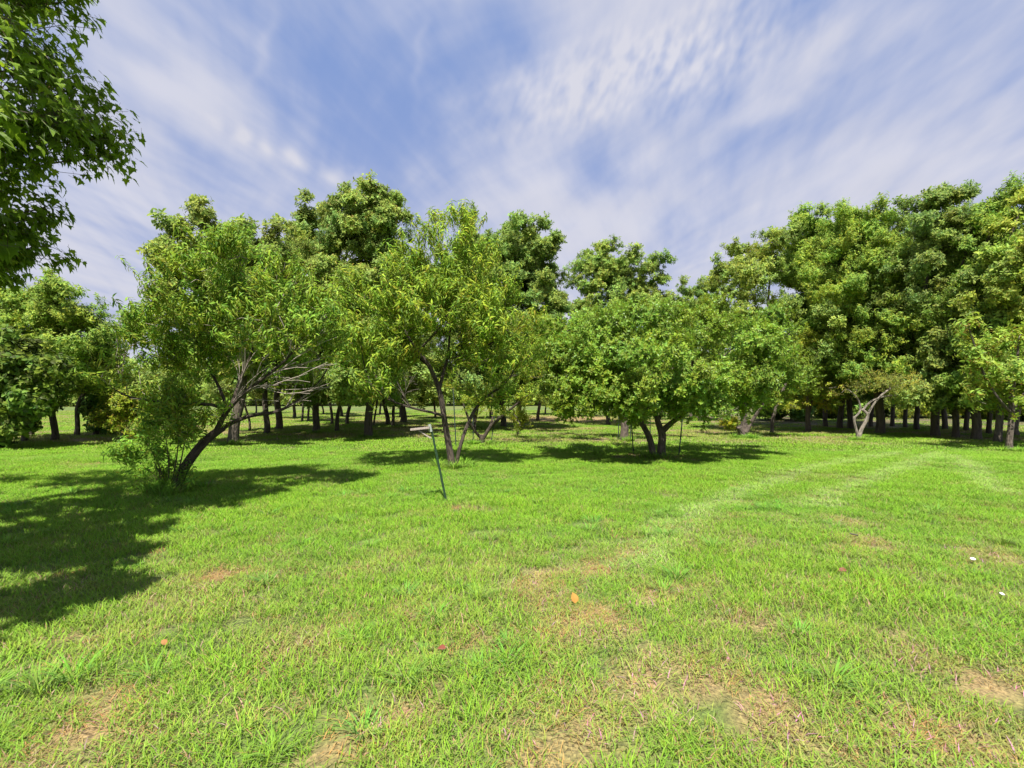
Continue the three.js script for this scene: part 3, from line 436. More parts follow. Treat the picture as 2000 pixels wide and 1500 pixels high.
// ---------------------------------------------------------------- orchard trees
function stem(name, depth, list, from, flare, extra = {}) { return { name, pts: list.map(([x, y, , dz]) => at(x, y, depth - (dz ?? 0))), r: list.map((l) => l[2] * depth / 2000), from, flare, step: 0.14, ...extra }; }
{ // leaning peach
  const base = onGround(345, 955), d = -base.z, r = rng(501);
  const stems = [
    stem('trunk', d, [[342, 966, 22.2], [350, 935, 18.5], [368, 902, 17.76], [395, 868, 16.28], [425, 842, 14.8], [437, 836, 11.1]], 0.85, 0.1, { straight: true }),
    stem('limb', d, [[420, 846, 11.1], [436, 815, 9.62, 0.1], [452, 793, 8.14, 0.2], [480, 765, 6.66, 0.3], [520, 735, 5.18, 0.4], [570, 690, 3.7, 0.5], [600, 640, 2.22, 0.5]], 0.2),
    stem('limb', d, [[425, 842, 10.36], [455, 825, 8.14, -0.1], [490, 812, 7.4, -0.2], [535, 805, 6.66, -0.3], [570, 790, 5.18, -0.4], [620, 750, 3.7, -0.5], [650, 700, 2.22, -0.5]], 0.3),
    stem('limb', d, [[436, 815, 8.14, 0.1], [440, 790, 6.66, -0.1], [415, 730, 5.18, -0.3], [390, 680, 3.7, -0.4], [370, 620, 2.22, -0.4]], 0.2),
    stem('limb', d, [[440, 800, 8.14, 0.1], [410, 790, 5.92, 0.4], [350, 788, 4.44, 0.5], [290, 782, 3.7, 0.5], [240, 770, 2.96, 0.4], [212, 752, 1.85, 0.4]], 0.3),
    stem('limb', d, [[452, 793, 7.4, 0.2], [470, 740, 5.92, 0], [495, 670, 4.44, -0.2], [490, 600, 2.96, -0.2], [470, 540, 2.22, -0.2]], 0.2),
  ];
  const L = [[430, 515, 55, 45], [360, 560, 65, 60], [480, 560, 70, 55], [310, 620, 50, 55], [400, 640, 80, 55], [500, 640, 80, 60], [580, 600, 60, 45], [600, 660, 60, 55], [295, 690, 50, 45, 0.2, 0.65], [380, 720, 75, 45], [265, 655, 18, 20], [270, 620, 18, 20], [335, 790, 50, 35, 0.4, 1.1], [390, 800, 45, 40, 0.4, 1.1], [310, 815, 36, 30, 0.3, 1.0], [355, 830, 45, 26, 0.3, 1.0], [295, 740, 45, 32, 0.2, 0.5], [390, 850, 30, 18, 0.3], [460, 680, 55, 30, -0.6, 0.7], [640, 630, 34, 50], [650, 690, 26, 30, 0, 0.6], [215, 725, 25, 28, 0.4, 0.6], [560, 545, 40, 40], [400, 480, 50, 25], [450, 470, 30, 15], [590, 700, 45, 30, -0.5, 0.5], [560, 745, 60, 25, -0.5, 0.3]];
  const bare = []; for (let k = 0; k < 130; k++) bare.push(at(455 + r() * 205, 610 + r() * 175, d - (r() - 0.35) * 1.3)); for (let k = 0; k < 10; k++) bare.push(at(250 + r() * 160, 745 + r() * 40, d - 0.3 - r() * 0.4)); for (const [x, y] of [[232, 620], [238, 640], [226, 655], [245, 690]]) bare.push(at(x, y, d - 0.2));
  makeTree({ name: 'peach_tree', label: 'peach tree with dark trunk leaning right and many bare grey twigs', base, stems, lobes: lobesAt(L, d, r, 1.25), kind: 'peach', bark: M.darkBark, twig: M.greyTwig, per: 56, shoots: 6.6, jit: 0.24, size: 0.95, seed: 31, bare, arch: 0.1, tip: 0.0036, lift: 0.8, most: 0.035, tint: [0.9, 0.97, 1.1], floor: 0.6 });
  // sprouts at its foot
  const st = []; for (const [x, y, x2, y2] of [[328, 948, 325, 860], [332, 950, 350, 850], [325, 950, 290, 870], [322, 950, 262, 895], [338, 950, 362, 855], [318, 952, 300, 900]]) st.push(stem('stem', d + 0.05, [[x, y + 8, 3.5], [lerp(x, x2, 0.5) + 3, lerp(y, y2, 0.5), 2.8, 0.1], [x2, y2, 1.5, 0.2]], 0.3));
  makeTree({ name: 'sprout_bush', label: 'leafy sprouts at the foot of the leaning peach trunk', category: 'bush', base: onGround(322, 952), stems: st, lobes: lobesAt([[325, 870, 40, 25, 0.2], [280, 870, 32, 22, 0.2], [255, 898, 22, 8, 0.2], [290, 910, 32, 22, 0.1], [325, 905, 28, 30, 0.2, 0.5], [300, 940, 28, 18, 0.2], [345, 955, 30, 10, 0.25], [290, 955, 26, 8, 0.2], [365, 945, 16, 14, -0.1]], d, r), kind: 'peach', bark: M.greenTwig, twig: M.greenTwig, per: 40, shoots: 6, jit: 0.09, size: 0.9, seed: 32, tip: 0.002, tint: [0.78, 0.95, 1.0], floor: 0.03 });
}
{ // forked peach, in the middle
  const base = onGround(884, 913), d = -base.z, r = rng(502);
  const stems = [
    stem('trunk', d, [[884, 922, 18.0], [881, 895, 13.8], [874, 855, 12.0], [867, 815, 10.8], [861, 775, 10.2], [852, 745, 9.6], [838, 715, 7.8, 0.1], [820, 690, 6.6, 0.2], [795, 655, 4.2, 0.3], [775, 600, 2.4, 0.3]], 0.75, 0.15, { straight: true }),
    stem('limb', d, [[893, 918, 9.0, -0.1], [893, 900, 8.4, -0.1], [900, 868, 6.6, -0.1], [913, 830, 7.2, -0.3], [928, 800, 6.6, -0.5], [950, 775, 5.4, -0.7], [985, 750, 3.6, -0.8], [1020, 700, 1.8, -0.8]], 0.6),
    stem('limb', d, [[858, 760, 7.8], [866, 728, 6.6, -0.1], [874, 700, 5.4, -0.2], [878, 660, 4.2, -0.2], [885, 590, 3.0, -0.2], [890, 520, 1.8, -0.2]], 0.3),
    stem('limb', d, [[866, 812, 6.0, 0.1], [845, 806, 4.8, 0.3], [810, 798, 4.2, 0.5], [770, 785, 3.6, 0.6], [735, 765, 3.0, 0.7], [715, 725, 2.4, 0.7], [705, 680, 1.8, 0.7]], 0.35),
    stem('limb', d, [[838, 715, 6.0, 0.1], [800, 680, 4.8, -0.1], [785, 650, 3.6, -0.2], [770, 620, 2.4, -0.3], [765, 560, 1.8, -0.3]], 0.3),
    stem('limb', d, [[815, 687, 4.8, 0.2], [850, 650, 3.6, 0.4], [880, 605, 3.0, 0.5], [895, 590, 1.8, 0.5]], 0.3),
    stem('limb', d, [[874, 700, 5.4, -0.2], [915, 695, 4.8, -0.1], [960, 670, 3.6, 0], [1000, 630, 2.4, 0]], 0.3),
  ];
  const L = [[850, 450, 13, 22], [905, 470, 30, 50], [850, 520, 55, 50], [790, 530, 50, 45], [930, 540, 55, 55], [770, 600, 60, 55], [850, 610, 70, 55], [930, 630, 65, 50], [710, 610, 40, 45], [700, 690, 45, 45], [990, 640, 45, 35], [1020, 690, 40, 30], [760, 690, 60, 40], [740, 750, 50, 28, 0.5], [960, 700, 55, 40], [880, 690, 60, 40, -0.8, 0.4], [1050, 640, 22, 20], [960, 770, 50, 28, -0.8], [970, 580, 40, 40], [700, 560, 25, 30], [840, 560, 60, 40], [680, 650, 28, 40], [780, 640, 60, 40]];
  const bare = []; for (let k = 0; k < 40; k++) bare.push(at(690 + r() * 130, 715 + r() * 50, d - 0.3 - r() * 0.5)); for (let k = 0; k < 40; k++) bare.push(at(850 + r() * 150, 690 + r() * 70, d + r() * 0.7));
  makeTree({ name: 'peach_tree', label: 'peach tree with two forked stems behind the green post', base, stems, lobes: lobesAt(L, d, r, 1.2), kind: 'peach', bark: M.darkBark, twig: M.darkTwig, per: 38, shoots: 7.2, jit: 0.30, size: 1.05, seed: 33, lift: 0.8, bare, arch: 0.1, tip: 0.0036, most: 0.035, tint: [1.0, 0.98, 0.95], floor: 0.8 });
}
{ // small vase-shaped peach behind it
  const base = onGround(943, 866), d = -base.z, r = rng(503);
  const stems = [
    stem('trunk', d, [[940, 872, 12.0], [941, 860, 10.4], [943, 850, 9.6]], 1.1, 0.2, { straight: true }),
    stem('limb', d, [[944, 856, 7.2], [955, 838, 7.2], [972, 820, 6.4, 0.2], [990, 805, 4.8, 0.3], [1020, 780, 3.2, 0.4]], 0.4),
    stem('limb', d, [[940, 856, 6.4], [928, 842, 5.6, 0.1], [918, 825, 4.8, 0.2], [905, 790, 3.2, 0.2]], 0.4),
    stem('limb', d, [[955, 838, 4.8], [962, 815, 4.0, -0.2], [958, 790, 3.2, -0.3], [965, 760, 2.4, -0.3]], 0.4),
  ];
  makeTree({ name: 'peach_tree', label: 'small vase-shaped peach tree with thin stakes, seen past the forked peach', base, stems, lobes: lobesAt([[1040, 670, 35, 40], [1050, 730, 40, 35], [1000, 760, 45, 30], [940, 760, 50, 30], [970, 690, 60, 45], [900, 770, 35, 25], [1035, 640, 30, 24], [1070, 690, 22, 24], [1040, 780, 35, 22], [955, 800, 26, 14]], d, r), kind: 'peach', bark: M.darkBark, twig: M.darkTwig, per: 8, shoots: 9, jit: 0.25, size: 1.1, seed: 34, tip: 0.004, tint: [1.05, 1.0, 1], floor: 0.8 });
}
function orchardTree(name, label, px, py, stems, L, o) { const base = onGround(px, py), d = -base.z; return makeTree({ name, label, base, stems: stems(d), lobes: lobesAt(L, d, rng(o.seed * 13), o.kz ?? 1.3), ...o }); }
orchardTree('apple_tree', 'broad low apple tree with twin trunk and a big shadow under it', 1280, 893, (d) => [
  stem('trunk', d, [[1292, 902, 22.2], [1291, 880, 16.28], [1293, 850, 14.8], [1290, 836, 14.06]], 1.1, 0.2, { straight: true }),
  stem('trunk', d, [[1275, 902, 16.28], [1274, 880, 13.32], [1268, 855, 11.84], [1255, 830, 10.36, 0.2], [1245, 812, 8.88, 0.4], [1220, 780, 6.66, 0.8], [1180, 730, 4.44, 1.2]], 0.6, 0.15, { straight: true }),
  stem('limb', d, [[1291, 842, 12.58], [1283, 818, 10.36, -0.1], [1275, 780, 7.4, -0.3], [1265, 710, 5.18, -0.5], [1270, 650, 2.96, -0.5]], 0.4),
  stem('limb', d, [[1293, 842, 12.58], [1312, 825, 9.62, 0.2], [1335, 808, 8.14, 0.5], [1370, 780, 5.92, 0.9], [1420, 740, 4.44, 1.1]], 0.4),
  stem('limb', d, [[1283, 820, 7.4, -0.1], [1330, 770, 6.66, -0.8], [1390, 720, 4.44, -1.2], [1430, 680, 2.96, -1.4]], 0.4),
  stem('limb', d, [[1275, 780, 5.92, -0.3], [1220, 740, 5.18, -0.9], [1160, 690, 3.7, -1.3]], 0.4)],
[[1120, 720, 60, 50, 0.2], [1510, 690, 42, 48, 0.1], [1525, 740, 30, 36, 0.1], [1085, 690, 35, 40, 0.2], [1085, 770, 36, 28, 0.3], [1090, 640, 40, 30, -0.5], [1180, 670, 70, 50, 0.5], [1260, 640, 75, 45, 0.4], [1340, 640, 80, 45, 0.3], [1420, 660, 70, 50, 0.2], [1480, 700, 45, 50, 0], [1250, 720, 80, 50, 1.2], [1340, 720, 80, 50, 1.4], [1180, 750, 65, 40, 1.2], [1430, 740, 65, 40, 0.9], [1120, 775, 50, 25, 0.9], [1200, 785, 65, 22, 1.5], [1290, 775, 65, 28, 1.8], [1380, 775, 60, 26, 1.6], [1450, 785, 50, 18, 0.7], [1250, 620, 60, 28, -1], [1400, 620, 60, 28, -1], [1160, 640, 60, 30, -1.2], [1480, 640, 50, 30, -1.2], [1340, 760, 90, 40, -1.4], [1240, 795, 60, 18, 1.1], [1340, 795, 70, 18, 1.3], [1130, 795, 45, 16, 0.6],  [1190, 760, 80, 35, -1.4]],
{ kind: 'apple', bark: M.appleBark, twig: M.greyTwig, per: 15, shoots: 44, jit: 0.34, size: 0.9, seed: 41, arch: 0.05, tip: 0.0035, most: 0.05, floor: 0.9, down: 0.1 });
orchardTree('apple_tree', 'apple tree with one stout pale trunk between two stakes, behind the broad apple tree', 1218, 860, (d) => [
  stem('trunk', d, [[1218, 866, 20], [1219, 850, 16], [1220, 832, 15], [1217, 815, 17]], 0.7, 0.2, { straight: true }),
  stem('limb', d, [[1217, 820, 11], [1205, 800, 9, 0.2], [1170, 760, 6, 0.5], [1140, 700, 4, 0.6]], 0.3), stem('limb', d, [[1218, 820, 11], [1235, 795, 9, 0.2], [1270, 750, 6, -0.4], [1290, 690, 4, -0.6]], 0.3), stem('limb', d, [[1218, 818, 9], [1212, 780, 7, -0.5], [1200, 700, 4, -0.8]], 0.3)],
[[1130, 640, 50, 40], [1200, 630, 60, 40], [1290, 640, 70, 40], [1110, 700, 45, 45], [1180, 700, 60, 45], [1260, 700, 60, 45], [1105, 765, 40, 24], [1170, 775, 55, 22], [1260, 775, 55, 24], [1330, 740, 50, 40]],
{ kind: 'apple', bark: M.appleBark, twig: M.greyTwig, per: 5, shoots: 28, jit: 0.4, size: 1.0, seed: 42, arch: 0.05, tip: 0.004, floor: 1 });
orchardTree('apple_tree', 'apple tree with a sawn-off stub low on its trunk', 1453, 854, (d) => [
  stem('trunk', d, [[1452, 860, 18], [1452, 845, 15], [1453, 825, 12], [1452, 805, 12], [1450, 770, 7], [1455, 720, 4]], 0.5, 0.15, { straight: true }),
  stem('stub', d, [[1449, 850, 12, 0.1], [1445, 840, 11, 0.15], [1443, 834, 12, 0.2]], 2),
  stem('limb', d, [[1457, 845, 8, 0.1], [1466, 827, 7, 0.1], [1478, 808, 6, 0.2], [1490, 790, 4, 0.3], [1510, 740, 3, 0.3]], 0.6)],
[[1440, 640, 55, 35], [1510, 640, 50, 38], [1420, 690, 50, 45], [1490, 700, 60, 50], [1545, 700, 30, 45], [1440, 760, 50, 40], [1520, 765, 45, 40], [1480, 790, 45, 22], [1560, 740, 25, 35]],
{ kind: 'apple', bark: M.appleBark, twig: M.greyTwig, per: 5.5, shoots: 28, jit: 0.38, size: 1.0, seed: 43, arch: 0.05, tip: 0.004, floor: 1, tint: [0.86, 0.9, 0.9] });
orchardTree('orchard_tree', 'small slim-trunked tree with pale loose foliage right of the stubbed apple tree', 1508, 848, (d) => [
  stem('trunk', d, [[1507, 853, 9], [1508, 840, 7.5], [1510, 815, 7], [1530, 760, 5], [1560, 690, 3]], 0.5, 0.15, { straight: true })],
[[1560, 660, 40, 30], [1590, 690, 45, 35], [1550, 720, 45, 40], [1530, 770, 40, 35], [1600, 740, 40, 35]],
{ kind: 'pale', bark: M.appleBark, twig: M.greyTwig, per: 5, shoots: 20, jit: 0.38, size: 0.95, seed: 44, tip: 0.004, floor: 1, tint: [1.15, 1.1, 1] });
orchardTree('orchard_tree', 'yellow-green round tree on a short reddish trunk, left of the pale crooked tree', 1580, 843, (d) => [
  stem('trunk', d, [[1580, 848, 10], [1580, 836, 8], [1578, 812, 8], [1590, 760, 6], [1600, 700, 3]], 0.5, 0.15, { straight: true })],
[[1600, 690, 35, 26], [1630, 715, 32, 26], [1580, 730, 45, 36], [1640, 750, 30, 28], [1600, 775, 45, 30], [1560, 790, 40, 22], [1640, 785, 28, 18], [1655, 725, 14, 12]],
{ kind: 'pale', bark: M.appleBark, twig: M.greyTwig, per: 5, shoots: 24, jit: 0.38, size: 1.0, seed: 45, tip: 0.004, floor: 1, tint: [1.3, 1.18, 1] });
orchardTree('crooked_tree', 'pale-barked crooked little tree with thin flat yellowish crown', 1678, 858, (d) => [
  stem('trunk', d, [[1678, 863, 11], [1678, 853, 9], [1682, 840, 7], [1692, 820, 6], [1694, 810, 6], [1685, 800, 5]], 1.1, 0.1, { straight: true, step: 0.1 }),
  stem('limb', d, [[1676, 856, 6], [1672, 838, 4.5], [1668, 820, 4.5], [1669, 813, 6]], 1.2, 0, { step: 0.1 }),
  stem('limb', d, [[1670, 815, 4], [1680, 802, 4], [1678, 785, 3.5], [1670, 772, 2.5], [1655, 760, 2]], 0.5, 0, { step: 0.1 }),
  stem('limb', d, [[1690, 822, 5], [1700, 800, 4.5], [1712, 782, 4], [1726, 768, 4], [1745, 755, 3]], 0.5, 0, { step: 0.1 }),
  stem('limb', d, [[1684, 802, 5], [1700, 785, 3.5], [1725, 775, 3], [1770, 770, 2]], 0.5, 0, { step: 0.1 })],
[[1700, 752, 35, 10, 0, 0.6], [1740, 755, 45, 12], [1790, 760, 35, 9], [1660, 770, 22, 12, 0, 0.4], [1720, 740, 20, 7], [1810, 762, 20, 8], [1760, 748, 40, 9, 0.6], [1770, 765, 40, 8, -0.6]],
{ kind: 'thin', bark: M.paleBark, twig: M.greyTwig, per: 16, shoots: 18, jit: 0.26, size: 1.1, seed: 46, tip: 0.004, floor: 1, arch: -0.05 });
orchardTree('cherry_tree', 'loose yellow-green cherry tree at the right frame edge with pinkish trunk', 1970, 878, (d) => [
  stem('trunk', d, [[1970, 884, 14], [1971, 865, 11], [1974, 835, 10], [1976, 805, 10], [1975, 775, 8], [1985, 720, 5], [1990, 660, 3]], 0.6, 0.15, { straight: true }),
  stem('limb', d, [[1976, 808, 6], [1955, 785, 5, 0.2], [1925, 740, 4, 0.3], [1905, 680, 3, 0.3], [1892, 640, 2, 0.3]], 0.3), stem('limb', d, [[1976, 800, 6], [2000, 770, 5], [2030, 720, 3]], 0.3)],
[[1890, 640, 14, 10, 0.3, 0.7], [1910, 670, 22, 24, 0.3, 0.8], [1940, 670, 26, 28], [1960, 720, 36, 36], [1920, 720, 26, 22], [1990, 660, 30, 30], [2020, 720, 36, 50], [1940, 770, 30, 22], [1990, 790, 26, 18], [1905, 710, 22, 12], [2040, 660, 36, 40]],
{ kind: 'cherry', bark: M.appleBark, twig: M.greyTwig, per: 11, shoots: 8, jit: 0.24, size: 1.0, seed: 47, tip: 0.0035, floor: 1.1 });
{ // bare dead twigs at the gap on the left
  const base = onGround(235, 856), d = -base.z, stems = [];
  for (const [x, y] of [[236, 612], [228, 640], [245, 650], [222, 668]]) stems.push(stem('stem', d, [[236, 862, 5], [236, 760, 3.5], [lerp(236, x, 0.7), 700, 2.5], [x, y, 1.2]], 0.4));
  makeTree({ name: 'dead_sapling', label: 'bare grey dead sapling against the sky at the left gap', base, stems, lobes: [], bare: [[232, 625], [242, 640], [224, 660], [250, 668], [240, 690], [218, 690], [228, 610]].map(([x, y]) => at(x, y, d)), kind: 'thin', bark: M.greyTwig, seed: 48, tip: 0.006 });
}

// ---------------------------------------------------------------- the maple that reaches in from the left, leaf by leaf
{
  const r = rng(909), base = V(-7.6, groundY(-7.6, -5.2), -5.2);
  function mapleLeaf(seed) {
    const q = rng(seed), S = new Soup(), col = [0.17, 0.29, 0.016], O = S.v(V(0, 0, 0), col);
    const pts = [[0.06, -0.02], [0.22, -0.10], [0.26, 0.02], [0.52, 0.06], [0.40, 0.20], [0.48, 0.42], [0.30, 0.40], [0.20, 0.48], [0.17, 0.62], [0.11, 0.72], [0, 1.0]];
    const bend = 0.22 + 0.2 * q();
    const P = [...pts.map(([x, y]) => [x, y]), ...pts.slice(0, -1).reverse().map(([x, y]) => [-x, y])].map(([x, y]) => S.v(V(x, y, 0.16 * Math.abs(x) - bend * y * y + 0.03 * (q() - 0.5)), vary(q, col, 0.12)));
    const C = S.v(V(0, 0.28, -bend * 0.08), col);
    for (let k = 0; k + 1 < P.length; k++) S.t(C, P[k], P[k + 1]); S.t(C, O, P[0]); S.t(C, P[P.length - 1], O);
    rod(S, V(0, -0.55, 0.12), V(0, 0, 0), 0.018, [0.14, 0.10, 0.04]);
    return S.build();
  }
  const shapes = [1, 2, 3].map((k) => mapleLeaf(700 + k));
  const root = thing('maple_tree', 'large-leaved maple reaching into the upper left corner', 'tree', base);
  const T = tubeSet(), main = smooth([base.clone().add(V(0, -0.2, 0)), V(-7.6, 1.5, -5.2), V(-7.5, 3.2, -5.3), V(-7.3, 6, -5.4), V(-7.2, 8.6, -5.4)], [0.2, 0.15, 0.13, 0.09, 0.03], 0.25);
  tube(main[0].map((p) => p.clone().sub(base)), main[1], 12, T, 0.2); part('trunk', tubeGeo(T), M.mapleBark, root);
  // boughs: [from height, tip, foliage radius, spread]
  const boughs = [[3.6, at(232, 270, 6.4), 0.45], [3.2, at(180, 225, 6.2), 0.65], [3.5, at(150, 150, 6.0), 0.62], [3.2, at(140, 235, 5.4), 0.6], [4.0, at(90, 130, 5.6), 0.7], [4.4, at(60, 60, 5.2), 0.8], [4.8, at(130, 5, 5.6), 0.45], [2.9, at(90, 230, 5.6), 0.8], [2.8, at(160, 280, 6.0), 0.5], [2.6, at(215, 300, 6.2), 0.3], [2.3, at(90, 405, 6.0), 0.36], [2.2, at(30, 370, 5.8), 0.55], [2.1, at(90, 480, 6.3), 0.42], [2.0, at(30, 450, 5.8), 0.5], [1.9, at(10, 540, 5.9), 0.32], [3.4, at(20, 200, 5.0), 0.8], [3.0, at(30, 290, 5.4), 0.6], [2.0, at(40, 505, 6.2), 0.3]];
  const extra = [[5.4, V(-5.6, 6.6, -5.6), 1.0], [4, V(-9.5, 5, -5.2), 1.3], [4, V(-8.6, 4.6, -3.2), 1.2], [6.5, V(-7.4, 8.6, -5.4), 1.2], [6, V(-8.8, 7.2, -6.6), 1.2], [3.4, V(-10.4, 4.6, -7.2), 1.2], [3.4, V(-6.9, 4.4, -6.3), 0.7], [3.6, V(-8.2, 4.6, -7.0), 0.8], [2.8, V(-6.3, 3.6, -6.0), 0.7], [3, V(-6.7, 3.9, -5.2), 0.8], [2.6, V(-5.7, 3.2, -5.0), 0.65], [2.6, V(-5.0, 3.0, -4.2), 0.6], [2.6, V(-4.4, 2.9, -3.5), 0.6], [5.4, V(-4.8, 6.3, -4.7), 0.9], [5.6, V(-4.6, 6.6, -5.3), 0.6], [5.2, V(-5.6, 6.4, -5.4), 1.0], [2.8, V(-3.5, 3.0, -2.6), 0.55], [3, V(-3.7, 3.3, -2.0), 0.6], [3, V(-4.1, 3.5, -3.3), 0.6], [3.2, V(-4.6, 3.9, -4.0), 0.6], [3.4, V(-5.1, 4.2, -4.7), 0.65], [3, V(-5.1, 3.5, -3.0), 0.8], [3.4, V(-5.8, 4.0, -4.0), 0.8], [3, V(-4.6, 3.2, -1.8), 0.8], [3.2, V(-6.2, 4.0, -2.4), 0.9], [3.4, V(-5.6, 3.4, -3.4), 0.7]];
  const all = [...boughs.map((b) => [...b, 1]), ...extra.map((b) => [...b, 0])], leaves = [], twigs = tubeSet();
  const mx = new THREE.Matrix4(), xa = V(0, 0, 0), ya = V(0, 0, 0), za = V(0, 0, 0);
  for (const [hy, tip, rad, inView] of all) {
    const from = V(-7.5, hy, -5.3), L = from.distanceTo(tip), mid = from.clone().lerp(tip, 0.55).add(V(0, 0.22 * L * 0.5, 0));
    const [P, Q] = smooth([from, mid, tip], [0.016 + 0.008 * L, 0.018, 0.004], 0.18); const B = tubeSet(); tube(P.map((p) => p.clone().sub(base)), Q, 6, B); part('bough', tubeGeo(B), M.mapleBark, root);
    const nt = Math.round((inView ? 30 : 36) * rad);
    for (let k = 0; k < nt; k++) {
      const f = 0.45 + 0.55 * Math.sqrt(r()), a = P[Math.min(P.length - 1, Math.floor(f * (P.length - 1)))];
      const e = tip.clone().add(V(r() * 2 - 1, (r() * 2 - 1) * 0.55, r() * 2 - 1).normalize().multiplyScalar(rad * Math.cbrt(r()))).lerp(a, 0.25 * r());
      const m = a.clone().lerp(e, 0.5).add(V(0, 0.06, 0)); tube([a, m, e].map((p) => p.clone().sub(base)), [0.006, 0.004, 0.002], 4, twigs);
      const nl = inView ? 13 : 12;
      for (let q = 0; q < nl; q++) {
        const p = m.clone().lerp(e, Math.pow(r(), 0.7)).add(V(r() - 0.5, (r() - 0.6) * 0.7, r() - 0.5).multiplyScalar(0.26));
        const out = p.clone().sub(from).setY(0).normalize();
        ya.copy(out).multiplyScalar(0.55).add(V((r() - 0.5) * 1.3, -0.55 + (r() - 0.5) * 0.7, (r() - 0.5) * 1.3)).normalize();
        za.set((r() - 0.5) * 1.1, 1, (r() - 0.5) * 1.1).addScaledVector(out, 0.4); za.addScaledVector(ya, -za.dot(ya)).normalize(); xa.crossVectors(ya, za);
        const s = (0.075 + 0.05 * r()) * (inView ? 1 : 1.6);
        mx.makeBasis(xa, ya, za).scale(V(s, s, s)).setPosition(p.clone().sub(base));
        const b = 0.8 + 0.45 * r(), y = r() < 0.1 ? 1.5 : 1; leaves.push({ m: mx.clone(), p, s, c: [b * y * 1.05, b * (y > 1 ? 1.3 : 1), b], inView, shape: Math.floor(r() * 3) });
      }
    }
  }
  part('twigs', tubeGeo(twigs), M.darkTwig, root).userData.kind = 'stuff';
  const seen = (p) => { const x = p.x / -p.z; return p.z < -1 && x > -1.0 && p.y - EYE < -p.z * 0.79; };
  const order = leaves.map((l, k) => ({ k, q: seen(l.p) ? l.s / -l.p.z : 0 })).sort((a, b) => b.q - a.q), single = new Set(order.slice(0, 300).filter((o) => o.q > 0).map((o) => o.k));
  const tones = [[0.85, 0.85, 0.9], [1, 1, 1], [1.15, 1.12, 1], [1.5, 1.3, 1.1]].map((c) => { const m = leafMaterial(0.55, 0.05); m.color.setRGB(...c); return m; });
  const mapleMat = leafMaterial(0.55, 0.05), rest = [[[], []], [[], []], [[], []]];
  leaves.forEach((l, k) => { if (single.has(k)) { const o = part('leaf', shapes[l.shape], tones[k % 9 === 0 ? 3 : k % 3], root); o.applyMatrix4(l.m); } else { rest[l.shape][0].push(l.m); rest[l.shape][1].push(l.c); } });
  rest.forEach(([m, c], k) => { const o = copies('crown', shapes[k], mapleMat, m, c); o.userData.kind = 'stuff'; root.add(o); });
}

// ---------------------------------------------------------------- far wood that closes the view
{
  const r = rng(77), mats = [], cols = [], q = new THREE.Quaternion(), Y = V(0, 1, 0);
  for (let k = 0; k < 26000; k++) {
    const x = -170 + 340 * r(), dz = 88 + 26 * r() - 12 * Math.abs(x) / 170, hgt = 5.2 + 2.6 * fbm(x * 0.05, 3, 3) * 2 + 2 * noise(x * 0.22, 8) + (x > 20 ? 3 : 0), y = Math.pow(r(), 0.8) * hgt;
    q.setFromAxisAngle(V(r() - 0.5, r() * 0.6 + 0.2, r() - 0.5).normalize(), r() * 6.28); const s = 3.0 + 2.4 * r();
    mats.push(new THREE.Matrix4().compose(V(x, Math.max(0.3, y), -dz + (y > hgt * 0.6 ? -3 * r() : 0)), q, V(s, s, s))); const b = 0.75 + 0.5 * r() + 0.3 * noise(x * 0.1, y * 0.3); cols.push([b, b, b]);
  }
  const o = copies('distant_wood', sprigs.oak[0], leafOak, mats, cols); scene.add(o); tag(o, 'far band of woodland along the horizon behind the near trees', 'woodland', null, 'stuff');
}

// ---------------------------------------------------------------- post and stakes
function teeStake(a, b, w) {                                            // a rolled steel fence stake: T section with small studs
  const L = a.distanceTo(b), s = new THREE.Shape(); s.moveTo(-w, 0); s.lineTo(w, 0); s.lineTo(w, w * 0.25); s.lineTo(w * 0.18, w * 0.3); s.lineTo(w * 0.14, w * 1.6); s.lineTo(-w * 0.14, w * 1.6); s.lineTo(-w * 0.18, w * 0.3); s.lineTo(-w, w * 0.25);
  const list = [new THREE.ExtrudeGeometry(s, { depth: L, bevelEnabled: true, bevelThickness: w * 0.15, bevelSize: w * 0.08, bevelSegments: 1 })];
  for (let k = 0.06; k < L; k += 0.055) { const g = new THREE.BoxGeometry(w * 0.5, w * 0.35, 0.014).toNonIndexed(); g.translate(0, -w * 0.2, k); list.push(g); }
  const g = mergeGeometries(list), q = new THREE.Quaternion().setFromUnitVectors(V(0, 0, 1), b.clone().sub(a).normalize()); g.applyQuaternion(q); return g;
}
{
  const base = onGround(873, 978), d = -base.z, top = at(842, 836, d + 0.05), root = thing('green_post', 'leaning green metal post with a weathered wooden arm and brace at its top', 'post', base);
  const foot = base.clone().add(V(0.02, -0.15, 0.01));
  part('pole', teeStake(foot, top, 0.016).translate(foot.x - base.x, foot.y - base.y, foot.z - base.z), M.greenPaint, root);
  const bar = (p, q, w, t) => { const L = p.distanceTo(q), g = new THREE.BoxGeometry(w, L, t, 1, 6, 1), pos = g.attributes.position; for (let k = 0; k < pos.count; k++) { pos.setX(k, pos.getX(k) * (1 + 0.08 * noise(pos.getY(k) * 20, 2))); } g.computeVertexNormals(); g.applyQuaternion(new THREE.Quaternion().setFromUnitVectors(V(0, 1, 0), q.clone().sub(p).normalize())); const m = p.clone().add(q).multiplyScalar(0.5).sub(base); g.translate(m.x, m.y, m.z); return g; };
  part('arm', bar(at(802, 839, d - 0.02), at(839, 835, d - 0.02), 0.032, 0.055), M.greyWood, root);
  part('brace', bar(at(818, 841, d - 0.0), at(842, 856, d + 0.0), 0.016, 0.03), M.greyWood, root);
  const c = new THREE.CylinderGeometry(0.026, 0.028, 0.12, 10); c.rotateZ(0.2); const cpz = at(840, 836, d + 0.05).sub(base); c.translate(cpz.x, cpz.y, cpz.z); part('bracket', c, M.zinc, root);
}
